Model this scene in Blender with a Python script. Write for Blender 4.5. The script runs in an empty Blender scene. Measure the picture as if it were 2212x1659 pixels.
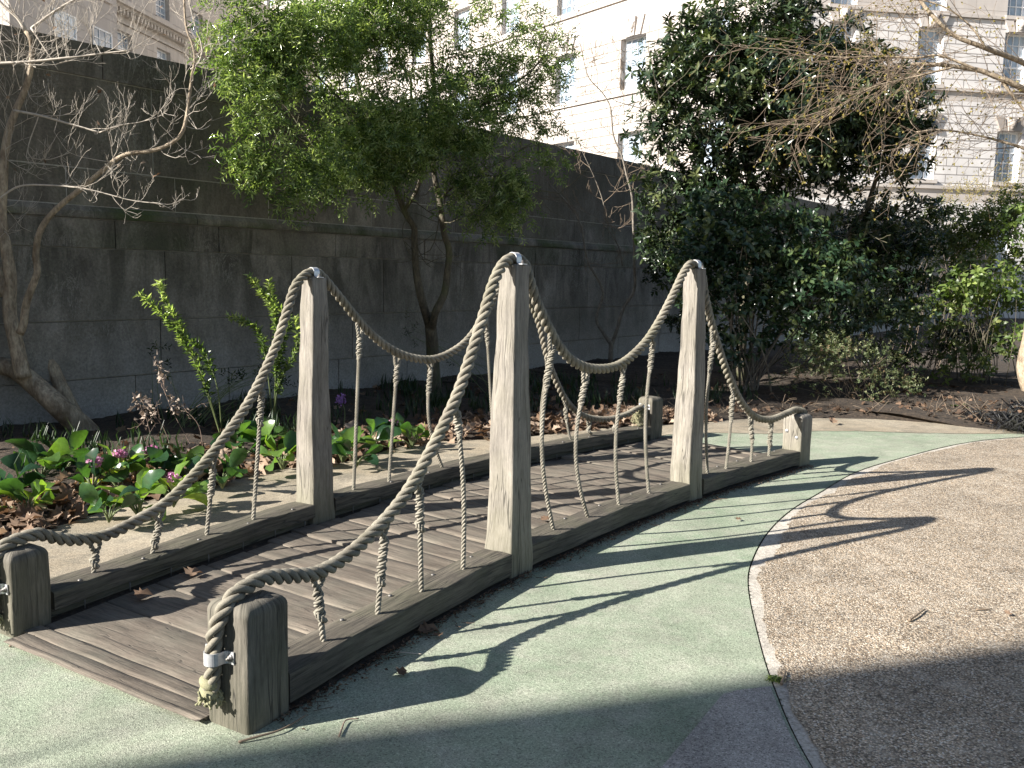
import bpy, bmesh, math, random
import numpy as np
from mathutils import Vector, Matrix, Quaternion
PI = math.pi
rng = np.random.default_rng(7)
random.seed(7)
SC = bpy.context.scene
COL = SC.collection

# ------------------------------------------------------------------ camera, sky, sun
FPX, PITCH, ROLL, EYE = 1940.0, .121, .021, 1.5
cp_, sp_ = math.cos(PITCH), math.sin(PITCH)
_r, _f, _u = np.array([1, 0, 0.]), np.array([0, cp_, -sp_]), np.array([0, sp_, cp_])
cR, sR = math.cos(ROLL), math.sin(ROLL)
CR = cR*_r + sR*_u
CU = -sR*_r + cR*_u
cam = bpy.data.cameras.new('camera')
cam.sensor_width = 36
cam.lens = FPX/2212*36
cam.clip_end = 600
camo = bpy.data.objects.new('camera', cam)
COL.objects.link(camo)
camo.matrix_world = Matrix(((CR[0], CU[0], -_f[0], 0), (CR[1], CU[1], -_f[1], 0), (CR[2], CU[2], -_f[2], EYE), (0, 0, 0, 1)))
SC.camera = camo

SUN_EL = math.radians(28.2)
SUN_DIR = np.array([-.915, -.405])          # horizontal direction towards the sun
w = bpy.data.worlds.new('World')
SC.world = w
w.use_nodes = True
wn = w.node_tree
sky = wn.nodes.new('ShaderNodeTexSky')
sky.sky_type = 'NISHITA'
sky.sun_disc = False
sky.sun_elevation = SUN_EL
sky.sun_rotation = math.atan2(SUN_DIR[0], SUN_DIR[1])
bg = wn.nodes['Background']
bg.inputs[1].default_value = 0.052
wn.links.new(sky.outputs[0], bg.inputs[0])
sl = bpy.data.lights.new('sun', 'SUN')
sl.energy = 5.0
sl.angle = math.radians(.53)
sl.color = (1, .955, .885)
so = bpy.data.objects.new('sun', sl)
COL.objects.link(so)
sd = Vector((-SUN_DIR[0]*math.cos(SUN_EL), -SUN_DIR[1]*math.cos(SUN_EL), -math.sin(SUN_EL)))
so.rotation_euler = sd.to_track_quat('-Z', 'Y').to_euler()
so.location = (-20, -9, 14)
SC.view_settings.view_transform = 'Standard'
SC.view_settings.look = 'None'
SC.view_settings.gamma = 1
SC.view_settings.exposure = 1.5
SC.cycles.max_bounces = 8
SC.cycles.transparent_max_bounces = 8


def at(px, py, d):
    """point at world distance d (along y) seen in that direction"""
    v = CR*((px-1106)/FPX) + CU*(-(py-829.5)/FPX) + _f
    return np.array([0, 0, EYE]) + v*(d/v[1])


# ------------------------------------------------------------------ helpers
def tag(o, label=None, cat=None, group=None, kind=None):
    if label: o['label'] = label
    if cat: o['category'] = cat
    if group: o['group'] = group
    if kind: o['kind'] = kind
    return o


def empty(name, loc=(0, 0, 0), rz=0, parent=None):
    o = bpy.data.objects.new(name, None)
    COL.objects.link(o)
    o.location = loc
    o.rotation_euler = (0, 0, rz)
    o.parent = parent
    o.empty_display_size = .1
    return o


class MB:
    def __init__(s):
        s.v = []; s.f = []; s.a = []; s.n = 0

    def add(s, v, faces, a=None):
        v = np.asarray(v, float).reshape(-1, 3)
        s.v.append(v)
        if isinstance(faces, np.ndarray): faces = [faces]
        for f in faces:
            f = np.asarray(f)
            if f.ndim == 1: f = f[None]
            s.f.append(f+s.n)
        if a is None: a = np.zeros((len(v), 3))
        a = np.asarray(a, float)
        if a.ndim == 1: a = np.tile(a, (len(v), 1))
        if a.shape[1] == 2: a = np.hstack([a, np.zeros((len(a), 1))])
        s.a.append(a)
        s.n += len(v)

    def build(s, name, mat, parent=None, smooth=True, origin=None):
        v = np.vstack(s.v)
        if origin is not None: v = v-np.array(origin)
        me = bpy.data.meshes.new(name)
        me.vertices.add(len(v))
        me.vertices.foreach_set('co', v.astype(np.float32).ravel())
        li = np.concatenate([f.ravel() for f in s.f]).astype(np.int32)
        lt = np.concatenate([np.full(len(f), f.shape[1]) for f in s.f]).astype(np.int32)
        ls = np.concatenate([[0], np.cumsum(lt)[:-1]]).astype(np.int32)
        me.loops.add(len(li))
        me.loops.foreach_set('vertex_index', li)
        me.polygons.add(len(lt))
        me.polygons.foreach_set('loop_start', ls)
        me.polygons.foreach_set('loop_total', lt)
        me.polygons.foreach_set('use_smooth', np.full(len(lt), smooth))
        at_ = me.attributes.new('uvp', 'FLOAT_VECTOR', 'POINT')
        at_.data.foreach_set('vector', np.vstack(s.a).astype(np.float32).ravel())
        me.update(calc_edges=True)
        me.validate()
        if mat is not None: me.materials.append(mat)
        o = bpy.data.objects.new(name, me)
        COL.objects.link(o)
        if origin is not None: o.location = origin
        o.parent = parent
        return o


def loft(mb, secs, a0=0.0, caps=True, vs=None):
    """secs (n,m,3) closed loops -> quads, with uvp = (perimeter, along, seed)"""
    secs = np.asarray(secs, float)
    n, m, _ = secs.shape
    S = np.concatenate([secs, secs[:, :1]], 1)
    per = np.concatenate([np.zeros((n, 1)), np.cumsum(np.linalg.norm(np.diff(S, axis=1), axis=2), 1)], 1)
    per = np.tile(per[n//2], (n, 1))
    cen = secs.mean(1)
    al = np.concatenate([[0], np.cumsum(np.linalg.norm(np.diff(cen, axis=0), axis=1))]) if vs is None else vs
    al = np.tile(al[:, None], (1, m+1))
    a = np.stack([per+a0, al+a0*3, np.full_like(per, a0)], -1).reshape(-1, 3)
    i = np.arange((n-1))[:, None]*(m+1)+np.arange(m)[None]
    q = np.stack([i, i+1, i+m+2, i+m+1], -1).reshape(-1, 4)
    mb.add(S.reshape(-1, 3), q, a)
    if caps:
        for k, rev in ((0, True), (n-1, False)):
            idx = np.arange(m)
            if rev: idx = idx[::-1]
            ac = secs[k]*1.0
            mb.add(secs[k], idx, np.stack([ac[:, 0], ac[:, 1], np.full(m, a0)], -1))


def smooth_path(pts, step):
    P = np.asarray(pts, float)
    P = np.vstack([2*P[0]-P[1], P, 2*P[-1]-P[-2]])
    out = []
    for i in range(1, len(P)-2):
        p0, p1, p2, p3 = P[i-1:i+3]
        n = max(2, int(np.linalg.norm(p2-p1)/step))
        t = np.linspace(0, 1, n, endpoint=False)[:, None]
        out.append(.5*((2*p1)+(-p0+p2)*t+(2*p0-5*p1+4*p2-p3)*t**2+(-p0+3*p1-3*p2+p3)*t**3))
    out.append(P[-2][None])
    return np.vstack(out)


def resample(P, step):
    d = np.concatenate([[0], np.cumsum(np.linalg.norm(np.diff(P, axis=0), axis=1))])
    n = max(3, int(d[-1]/step)+1)
    s = np.linspace(0, d[-1], n)
    return np.stack([np.interp(s, d, P[:, k]) for k in range(3)], 1), s


def frames(P):
    T = np.gradient(P, axis=0)
    T /= np.linalg.norm(T, axis=1)[:, None]+1e-12
    r = np.array([.31, .92, .17])
    if abs(T[0]@r) > .9: r = np.array([1, 0, 0.])
    n = r-T[0]*(r@T[0]); n /= np.linalg.norm(n)
    N = [n]
    for i in range(1, len(P)):
        n = N[-1]-T[i]*(N[-1]@T[i])
        n /= np.linalg.norm(n)+1e-12
        N.append(n)
    N = np.array(N)
    return T, N, np.cross(T, N)


def tube(mb, P, rad, sides=6, seed=0., cap=True):
    P = np.asarray(P, float)
    T, N, B = frames(P)
    rad = np.broadcast_to(rad, (len(P),))
    th = np.linspace(0, 2*PI, sides, endpoint=False)
    V = P[:, None]+rad[:, None, None]*(np.cos(th)[None, :, None]*N[:, None]+np.sin(th)[None, :, None]*B[:, None])
    n, m = len(P), sides
    i = (np.arange(n-1)*m)[:, None]; j = np.arange(m)[None]; k = (j+1) % m
    q = np.stack([i+j, i+k, i+m+k, i+m+j], -1).reshape(-1, 4)
    d = np.concatenate([[0], np.cumsum(np.linalg.norm(np.diff(P, axis=0), axis=1))])
    a = np.stack([np.tile(th*.02, n), np.repeat(d, m), np.full(n*m, seed)], -1)
    fs = [q]
    if cap: fs += [np.arange(m)[::-1], np.arange(m)+(n-1)*m]
    mb.add(V.reshape(-1, 3), fs, a)


def twisted(mb, P, R, pitch, strands=3, step=.006, sides=8, phase=0., k_off=.60, k_r=.435, rscale=None):
    P, s = resample(np.asarray(P, float), step)
    T, N, B = frames(P)
    if rscale is None: rs = np.ones(len(P))
    else: rs = np.interp(s, rscale[0], rscale[1])
    for j in range(strands):
        ph = 2*PI*s/pitch+2*PI*j/strands+phase
        C = P+(R*k_off*rs)[:, None]*(np.cos(ph)[:, None]*N+np.sin(ph)[:, None]*B)
        tube(mb, C, R*k_r*rs, sides, seed=float(j))


# ---- node helpers
def newmat(name):
    m = bpy.data.materials.new(name)
    m.use_nodes = True
    t = m.node_tree
    b = t.nodes['Principled BSDF']
    return m, t, b


def N(t, typ, **kw):
    n = t.nodes.new('ShaderNode'+typ)
    for k, v in kw.items():
        if k.startswith('i_'):
            key = k[2:]
            key = int(key) if key.isdigit() else key.replace('_', ' ')
            if isinstance(v, bpy.types.NodeSocket): t.links.new(v, n.inputs[key])
            else: n.inputs[key].default_value = v
        else: setattr(n, k, v)
    return n


def ramp(t, fac, stops, interp='LINEAR'):
    n = t.nodes.new('ShaderNodeValToRGB')
    e = n.color_ramp.elements
    while len(e) < len(stops): e.new(.5)
    for x, (p, c) in zip(e, stops):
        x.position = p
        c = (c, c, c) if not hasattr(c, '__len__') else c
        x.color = (*c[:3], 1)
    n.color_ramp.interpolation = interp
    t.links.new(fac, n.inputs[0])
    return n.outputs[0]


def coords(t, kind='obj', scale=(1, 1, 1), rot=(0, 0, 0)):
    if kind == 'uvp': s = N(t, 'Attribute', attribute_name='uvp').outputs['Vector']
    elif kind == 'pos': s = N(t, 'NewGeometry').outputs['Position']
    else: s = N(t, 'TexCoord').outputs['Object']
    return N(t, 'Mapping', i_Vector=s, i_Scale=scale, i_Rotation=rot).outputs[0]


def noise(t, vec, scale, detail=4, rough=.55, dist=0.):
    return N(t, 'TexNoise', i_Vector=vec, i_Scale=scale, i_Detail=detail, i_Roughness=rough, i_Distortion=dist).outputs['Fac']


def mix(t, fac, a, b, mode='MIX'):
    n = t.nodes.new('ShaderNodeMix')
    n.data_type = 'RGBA'
    n.blend_type = mode
    for sock, v in ((n.inputs[0], fac), (n.inputs[6], a), (n.inputs[7], b)):
        if isinstance(v, bpy.types.NodeSocket): t.links.new(v, sock)
        elif hasattr(v, '__len__'): sock.default_value = (*v[:3], 1)
        else: sock.default_value = v if sock == n.inputs[0] else (v, v, v, 1)
    return n.outputs[2]


def bump(t, b, h, strength=.3, dist=.01):
    n = N(t, 'Bump', i_Height=h, i_Strength=strength, i_Distance=dist)
    t.links.new(n.outputs[0], b.inputs['Normal'])


def wood(name, c_lo, c_hi, c_dark=(.03, .027, .022), green=.0, gcol=(.12, .13, .05), crack=.5, rough=.85, base_algae=0., grain=1.):
    m, t, b = newmat(name)
    u = coords(t, 'uvp', (1, 1, 1))
    g1 = noise(t, N(t, 'Mapping', i_Vector=u, i_Scale=(90, 5, 1)).outputs[0], 1, 5, .65)
    g2 = noise(t, N(t, 'Mapping', i_Vector=u, i_Scale=(14, 2.2, 1)).outputs[0], 1, 4, .6, .6)
    g3 = noise(t, N(t, 'Mapping', i_Vector=u, i_Scale=(300, 30, 1)).outputs[0], 1, 3, .6)
    c = ramp(t, g2, [(.3, c_lo), (.7, c_hi)])
    f = ramp(t, g1, [(.34, 1-.38*grain), (.5, 1-.03*grain), (.7, 1+.15*grain)])
    c = mix(t, 1.0, c, f, 'MULTIPLY')
    c = mix(t, .5, c, ramp(t, g3, [(.3, .6), (.7, 1.3)]), 'MULTIPLY')
    if green > 0:
        gn = noise(t, coords(t, 'pos'), 5, 4, .6)
        c = mix(t, ramp(t, gn, [(.42, 0.), (.7, green)]), c, gcol)
    if base_algae > 0:
        z = N(t, 'SeparateXYZ', i_0=N(t, 'NewGeometry').outputs['Position']).outputs[2]
        zn = N(t, 'Math', operation='ADD', i_0=z, i_1=N(t, 'Math', operation='MULTIPLY', i_0=noise(t, coords(t, 'pos'), 7), i_1=.25).outputs[0]).outputs[0]
        c = mix(t, ramp(t, zn, [(.1, base_algae), (.55, 0.)]), c, gcol)
    cr = noise(t, N(t, 'Mapping', i_Vector=u, i_Scale=(26, 1.3, 1)).outputs[0], 1, 2, .5, .3)
    cm = ramp(t, cr, [(.496-.016*crack, 0.), (.5, 1.), (.504+.016*crack, 0.)])
    msk = ramp(t, noise(t, N(t, 'Mapping', i_Vector=u, i_Scale=(5, 2, 1)).outputs[0], 1), [(.38, 0.), (.55, crack)])
    cmm = N(t, 'Math', operation='MULTIPLY', i_0=cm, i_1=msk).outputs[0]
    c = mix(t, cmm, c, c_dark)
    t.links.new(c, b.inputs['Base Color'])
    b.inputs['Roughness'].default_value = rough
    h = N(t, 'Math', operation='SUBTRACT', i_0=N(t, 'Math', operation='ADD', i_0=g1, i_1=g3).outputs[0], i_1=N(t, 'Math', operation='MULTIPLY', i_0=cmm, i_1=3.).outputs[0]).outputs[0]
    bump(t, b, h, .5, .003)
    return m


M = {}
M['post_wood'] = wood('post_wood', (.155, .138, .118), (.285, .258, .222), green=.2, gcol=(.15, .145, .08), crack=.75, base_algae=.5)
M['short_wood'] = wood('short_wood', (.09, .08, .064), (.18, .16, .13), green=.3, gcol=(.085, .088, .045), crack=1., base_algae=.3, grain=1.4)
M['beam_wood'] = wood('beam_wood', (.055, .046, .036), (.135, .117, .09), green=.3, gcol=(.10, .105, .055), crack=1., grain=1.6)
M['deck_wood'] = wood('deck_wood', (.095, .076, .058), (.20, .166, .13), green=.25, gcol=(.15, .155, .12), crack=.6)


def rope_mat(name, c1, c2, green=.3):
    m, t, b = newmat(name)
    o = coords(t, 'obj')
    n1 = noise(t, o, 9, 4, .6)
    n2 = noise(t, o, 260, 3, .6)
    c = ramp(t, n1, [(.35, c1), (.65, c2)])
    c = mix(t, .8, c, ramp(t, n2, [(.3, .65), (.7, 1.25)]), 'MULTIPLY')
    c = mix(t, ramp(t, noise(t, o, 3.3, 3), [(.5, 0.), (.7, green)]), c, (.145, .145, .08))
    t.links.new(c, b.inputs['Base Color'])
    b.inputs['Roughness'].default_value = .95
    u = coords(t, 'uvp', (1, 1, 1))
    wv = noise(t, N(t, 'Mapping', i_Vector=u, i_Scale=(420, 90, 1)).outputs[0], 1, 2, .5)
    bump(t, b, N(t, 'Math', operation='ADD', i_0=n2, i_1=wv).outputs[0], .5, .002)
    return m


M['rope'] = rope_mat('weathered_rope', (.17, .152, .118), (.28, .253, .20))
M['rope_thin'] = rope_mat('thin_rope', (.20, .182, .145), (.31, .285, .235), .12)
M['rope_green'] = rope_mat('mossy_rope', (.20, .20, .11), (.33, .31, .19), .4)


def plain(name, col, rough=.6, metal=0., nscale=20, amt=.25, bumpd=0.):
    m, t, b = newmat(name)
    n1 = noise(t, coords(t, 'obj'), nscale, 5, .6)
    c = mix(t, 1., col, ramp(t, n1, [(.3, 1-amt), (.7, 1+amt)]), 'MULTIPLY')
    t.links.new(c, b.inputs['Base Color'])
    b.inputs['Roughness'].default_value = rough
    b.inputs['Metallic'].default_value = metal
    if bumpd: bump(t, b, n1, .5, bumpd)
    return m


M['galv'] = plain('galvanised_steel', (.62, .62, .63), .38, .55, 60, .15)
M['dark_steel'] = plain('dark_steel', (.16, .15, .14), .5, .6)


def leafmat(name, cols, rough=.35, trans=.35, tcol=None, spec=.5):
    m, t, b = newmat(name)
    a = N(t, 'Attribute', attribute_name='uvp').outputs['Vector']
    rnd = N(t, 'SeparateXYZ', i_0=a).outputs[2]
    st = [(i/(len(cols)-1), c) for i, c in enumerate(cols)]
    c = ramp(t, rnd, st)
    nn = noise(t, coords(t, 'pos'), 40, 2)
    c = mix(t, .6, c, ramp(t, nn, [(.3, .7), (.7, 1.25)]), 'MULTIPLY')
    t.links.new(c, b.inputs['Base Color'])
    b.inputs['Roughness'].default_value = rough
    b.inputs['Specular IOR Level'].default_value = spec
    if trans:
        tr = N(t, 'BsdfTranslucent')
        tc = mix(t, 1., c, tcol or (1.5, 1.7, .6), 'MULTIPLY')
        t.links.new(tc, tr.inputs[0])
        ms = N(t, 'MixShader', i_0=trans)
        t.links.new(b.outputs[0], ms.inputs[1])
        t.links.new(tr.outputs[0], ms.inputs[2])
        t.links.new(ms.outputs[0], t.nodes['Material Output'].inputs[0])
    return m


M['leaf_fine'] = leafmat('narrow_glossy_leaf', [(.04, .07, .028), (.10, .155, .052), (.205, .275, .10), (.46, .52, .26)], .14, .42, (1.55, 1.65, .7))
M['leaf_dark'] = leafmat('dark_leathery_leaf', [(.014, .024, .014), (.026, .042, .022), (.045, .068, .032), (.11, .125, .05)], .24, .16, (1.5, 1.9, .6))
M['leaf_laurel'] = leafmat('laurel_leaf', [(.014, .032, .018), (.024, .05, .026), (.04, .07, .035), (.11, .14, .05)], .3, .2)
M['leaf_bright'] = leafmat('bright_shrub_leaf', [(.04, .065, .02), (.08, .125, .035), (.15, .21, .055), (.27, .33, .09)], .45, .42)
M['leaf_varieg'] = leafmat('variegated_leaf', [(.05, .07, .03), (.09, .12, .05), (.2, .22, .12), (.16, .1, .06)], .5, .3)
M['leaf_bergenia'] = leafmat('broad_glossy_leaf', [(.018, .045, .025), (.04, .095, .035), (.11, .19, .045), (.30, .38, .07)], .2, .38, (1.9, 2.0, .6))
M['leaf_dry'] = leafmat('dry_leaf', [(.07, .04, .022), (.17, .105, .065), (.29, .20, .135), (.42, .33, .25)], .8, .2, (1.2, 1.0, .8))
M['leaf_olive'] = leafmat('olive_shrub_leaf', [(.03, .05, .018), (.06, .09, .03), (.11, .14, .045), (.2, .22, .07)], .45, .35)
M['seed_head'] = leafmat('dried_seed_head', [(.12, .09, .07), (.22, .17, .135), (.36, .30, .25)], .9, .2, (1.1, 1., .9))
M['leaf_yellow'] = leafmat('yellow_catkin', [(.2, .17, .05), (.32, .27, .08), (.4, .33, .1)], .6, .4, (1.3, 1.2, .7))
M['leaf_black'] = leafmat('black_grass_blade', [(.012, .012, .015), (.03, .03, .035), (.09, .09, .08)], .3, 0.)
M['strap'] = leafmat('strap_leaf', [(.014, .03, .014), (.025, .05, .02), (.045, .075, .026)], .4, .25)
M['petal'] = leafmat('pink_petal', [(.5, .16, .34), (.62, .28, .46), (.72, .42, .58)], .6, .3, (1.1, 1., 1.1))
M['petal_mauve'] = leafmat('mauve_petal', [(.28, .14, .42), (.38, .22, .55)], .6, .3, (1.1, 1., 1.1))


def bark(name, c1, c2, sc=(14, 14, 4), c3=None):
    m, t, b = newmat(name)
    n1 = noise(t, coords(t, 'obj', sc), 1.6, 6, .65)
    n2 = noise(t, coords(t, 'obj', (60, 60, 25)), 1, 4, .6)
    c = ramp(t, n1, [(.32, c1), (.62, c2)])
    c = mix(t, .8, c, ramp(t, n2, [(.3, .55), (.7, 1.3)]), 'MULTIPLY')
    if c3: c = mix(t, ramp(t, noise(t, coords(t, 'obj'), 3.5), [(.5, 0.), (.65, .7)]), c, c3)
    t.links.new(c, b.inputs['Base Color'])
    b.inputs['Roughness'].default_value = .85
    bump(t, b, N(t, 'Math', operation='ADD', i_0=n1, i_1=n2).outputs[0], .8, .012)
    return m


M['bark_pale'] = bark('pale_bark', (.19, .14, .095), (.46, .375, .27), c3=(.10, .07, .04))
M['bark_dark'] = bark('dark_bark', (.05, .042, .03), (.13, .11, .075), c3=(.09, .1, .04))
M['bark_grey'] = bark('grey_bark', (.12, .10, .08), (.26, .23, .19))
M['twig_pale'] = plain('pale_twig', (.42, .37, .31), .8)
M['twig_brown'] = plain('brown_twig', (.20, .15, .105), .8)
M['twig_green'] = plain('green_stem', (.12, .15, .06), .6)
M['dry_stem'] = plain('dry_stem', (.24, .17, .13), .9)

# ------------------------------------------------------------------ bridge layout (post near corner, heading in degrees, width)
NEAR = {'A1': (-.828, 2.744, 60, .19), 'A2': (.014, 4.296, 52, .18), 'A3': (1.212, 5.915, 47, .17), 'A4': (2.34, 7.14, 43, .17),
        'B1': (-1.992, 3.473, 60, .17), 'B2': (-1.158, 5.164, 52, .17), 'B3': (.0, 6.80, 46, .17), 'B4': (1.29, 8.181, 41, .17)}
CEN, EU, EL = {}, {}, {}
for k, (x, y, o, wd) in NEAR.items():
    a = math.radians(o)
    e = np.array([math.cos(a), math.sin(a)]); l = np.array([-e[1], e[0]])
    EU[k], EL[k] = e, l
    CEN[k] = np.array([x, y])+e*wd/2+l*wd/2
HT, HS = 1.555, .425
HH = {'A1': .425, 'A2': 1.55, 'A3': 1.565, 'A4': .425, 'B1': .345, 'B2': 1.46, 'B3': 1.50, 'B4': .40}

# ------------------------------------------------------------------ ground surfaces
def sheet(name, pts, z, mat, kind='structure', label=None, cat=None):
    bm = bmesh.new()
    vs = [bm.verts.new((p[0], p[1], z)) for p in pts]
    f = bm.faces.new(vs)
    if f.normal.z < 0: f.normal_flip()
    bm.normal_update()
    if f.normal.z < 0: f.normal_flip()
    bmesh.ops.triangulate(bm, faces=bm.faces[:])
    me = bpy.data.meshes.new(name)
    bm.to_mesh(me); bm.free()
    me.materials.append(mat)
    o = bpy.data.objects.new(name, me)
    COL.objects.link(o)
    tag(o, label, cat, kind=kind)
    return o


def pave_mat(name, base, alt, dark, light, gran=260, stain=(.4, .38, .32), stain_amt=.5, bumpd=.002, s2=1.3):
    m, t, b = newmat(name)
    p = coords(t, 'pos')
    big = noise(t, p, s2, 5, .6)
    med = noise(t, p, 7, 5, .65)
    c = ramp(t, big, [(.35, base), (.65, alt)])
    scuff = noise(t, p, 1.9, 8, .72, 1.2)
    c = mix(t, ramp(t, scuff, [(.5, 0.), (.66, stain_amt*.8)]), c, tuple(x*.72 for x in stain))
    c = mix(t, ramp(t, med, [(.45, 0.), (.75, stain_amt)]), c, stain)
    c = mix(t, 1., c, ramp(t, noise(t, p, 2.7, 5, .65, .5), [(.3, .78), (.55, 1.), (.8, 1.12)]), 'MULTIPLY')
    v = N(t, 'TexVoronoi', i_Vector=p, i_Scale=gran)
    vc = N(t, 'SeparateColor', i_0=v.outputs['Color']).outputs[0]
    c = mix(t, 1., c, ramp(t, vc, [(.0, dark), (.18, .85), (.75, 1.08), (1., light)]), 'MULTIPLY')
    g = noise(t, p, gran*.45, 3, .7)
    c = mix(t, .8, c, ramp(t, g, [(.3, .72), (.7, 1.25)]), 'MULTIPLY')
    t.links.new(c, b.inputs['Base Color'])
    b.inputs['Roughness'].default_value = .95
    b.inputs['Specular IOR Level'].default_value = .2
    bump(t, b, N(t, 'Math', operation='ADD', i_0=v.outputs['Distance'], i_1=g).outputs[0], .7, bumpd)
    return m


M['green_pave'] = pave_mat('green_rubber_surface', (.235, .285, .20), (.315, .338, .258), .5, 1.35, 230, (.385, .372, .31), .6)
M['tan_pave'] = pave_mat('tan_rubber_surface', (.30, .25, .18), (.37, .32, .245), .6, 1.3, 200, (.22, .20, .16), .85)
M['grey_pave'] = pave_mat('grey_rubber_surface', (.32, .30, .27), (.38, .35, .32), .4, 1.5, 230, (.42, .40, .37), .3)
M['pale_edge'] = pave_mat('pale_concrete_edge', (.44, .40, .345), (.5, .46, .40), .7, 1.2, 120, (.36, .33, .28), .8)


def gravel_mat():
    m, t, b = newmat('resin_bound_gravel')
    p = coords(t, 'pos')
    v = N(t, 'TexVoronoi', i_Vector=p, i_Scale=150.)
    s = N(t, 'SeparateColor', i_0=v.outputs['Color'])
    c = ramp(t, s.outputs[0], [(0., (.10, .08, .06)), (.25, (.25, .205, .15)), (.5, (.42, .35, .26)), (.8, (.58, .505, .395)), (1., (.85, .80, .70))])
    tint = ramp(t, s.outputs[1], [(0., (1.07, .93, .82)), (.6, (.97, .93, .88)), (1., (.9, .91, .95))])
    c = mix(t, 1., c, tint, 'MULTIPLY')
    c = mix(t, 1., c, ramp(t, v.outputs['Distance'], [(.3, 1.), (.85, .45)]), 'MULTIPLY')
    big = noise(t, p, 1.1, 4, .6)
    c = mix(t, 1., c, ramp(t, big, [(.3, .78), (.7, 1.12)]), 'MULTIPLY')
    c = mix(t, 1., c, ramp(t, noise(t, p, 2.6, 7, .7, .8), [(.35, .8), (.6, 1.06)]), 'MULTIPLY')
    c = mix(t, ramp(t, noise(t, p, 6, 4), [(.5, 0.), (.8, .5)]), c, (.48, .42, .34))
    t.links.new(c, b.inputs['Base Color'])
    b.inputs['Roughness'].default_value = .8
    h = N(t, 'Math', operation='MULTIPLY', i_0=v.outputs['Distance'], i_1=-1.).outputs[0]
    bump(t, b, h, .9, .004)
    return m


M['gravel'] = gravel_mat()


def soil_mat():
    m, t, b = newmat('mulch_soil')
    p = coords(t, 'pos')
    c = ramp(t, noise(t, p, 25, 6, .7), [(.3, (.018, .013, .009)), (.55, (.05, .036, .024)), (.75, (.13, .09, .06))])
    t.links.new(c, b.inputs['Base Color'])
    b.inputs['Roughness'].default_value = 1.
    bump(t, b, noise(t, p, 40, 5, .7), 1., .02)
    return m


M['soil'] = soil_mat()
M['far_ground'] = pave_mat('dusty_ground', (.25, .22, .18), (.3, .27, .22), .6, 1.3, 60)
sheet('ground', [(-150, -120), (150, -120), (150, 220), (-150, 220)], -.03, M['far_ground'])

JOINT = [(1.9, -3.2), (1.35, -1.0), (1.12, .5), (.99, 1.7), (.956, 2.626), (.994, 3.176), (1.073, 3.707), (1.188, 4.301), (1.315, 4.703), (1.547, 5.238), (1.849, 5.775),
         (2.222, 6.302), (2.754, 7.025), (3.373, 7.636), (4.262, 8.401), (5.064, 8.838), (6.6, 9.35), (9.2, 9.7), (13, 9.6)]
JC = smooth_path([(x, y, 0) for x, y in JOINT], .05)[:, :2]
BED = [(-7.5, 1.2), (-4.9, 3.2), (-3.6, 4.0), (-2.769, 4.743), (-2.668, 4.837), (-2.579, 5.125), (-2.413, 5.566), (-2.071, 6.033), (-1.756, 6.654), (-1.322, 6.95), (-.828, 7.784), (-.015, 8.15),
       (.846, 8.75), (1.88, 9.25), (2.696, 9.656), (3.808, 9.802), (4.6, 9.6), (5.0, 9.25), (5.6, 9.42), (7.4, 9.95), (13, 10.2)]
BC = smooth_path([(x, y, 0) for x, y in BED], .06)[:, :2]
jn = np.stack([-np.gradient(JC[:, 1]), np.gradient(JC[:, 0])], 1)
jn /= np.linalg.norm(jn, axis=1)[:, None]          # points to the path side (left of travel)
bcw = BC+rng.normal(0, .012, BC.shape)
path_poly = list(map(tuple, JC))+[(13, 10.19)]+list(map(tuple, bcw[::-1]))+[(-9, -3.2)]
sheet('path', path_poly, 0.0, M['green_pave'])
# pale worn edge of the gravel, then the gravel itself
J0 = JC-jn*.007
wob = np.convolve(rng.normal(0, 1, len(JC)+8), np.ones(9)/9, 'valid')
wide = np.clip(.045+.05*wob+rng.normal(0, .006, len(JC)), .03, .16)*np.interp(JC[:, 1], [2, 3.4, 5, 7, 9], [.7, .9, 1.3, 1.1, .7])
J1 = JC-jn*(.007+wide)[:, None]
sheet('path_edging', list(map(tuple, J0))+list(map(tuple, (JC-jn*.3)[::-1])), -.004, M['pale_edge'])
sheet('gravel', list(map(tuple, J1))+[(30, 9.4), (30, -3.2)], 0.0, M['gravel'])
sheet('path_joint', list(map(tuple, JC+jn*.002))+list(map(tuple, (JC-jn*.03)[::-1])), -.012, M['soil'])
# grey patch, tan margin along the planting
k0 = int(np.argmin(np.hypot(JC[:, 0]-1.0, JC[:, 1]-3.157)))
sheet('paving', [(.0, 1.68), (.487, 2.608), (.789, 3.105), (.85, 3.14)]+[tuple(JC[k]+jn[k]*.012) for k in range(k0, k0-44, -1)], .004, M['grey_pave'])
tb = [(-4.2, 2.6), (-2.25, 3.7), (-1.4, 5.25), (-.2, 6.9), (1.2, 8.25), (1.75, 8.66), (2.5, 8.72), (3.2, 8.95), (4.3, 8.95), (5.3, 9.06), (7.4, 9.62)]
TB = smooth_path([(x, y, 0) for x, y in tb], .08)[:, :2]+rng.normal(0, .012, (len(smooth_path([(x, y, 0) for x, y in tb], .08)), 2))
bsel = bcw[(bcw[:, 0] > -4.2) & (bcw[:, 0] < 7.3)]
sheet('path_margin', list(map(tuple, TB))+[tuple(p+np.array([0, .004])) for p in bsel[::-1]], .004, M['tan_pave'])


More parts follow.
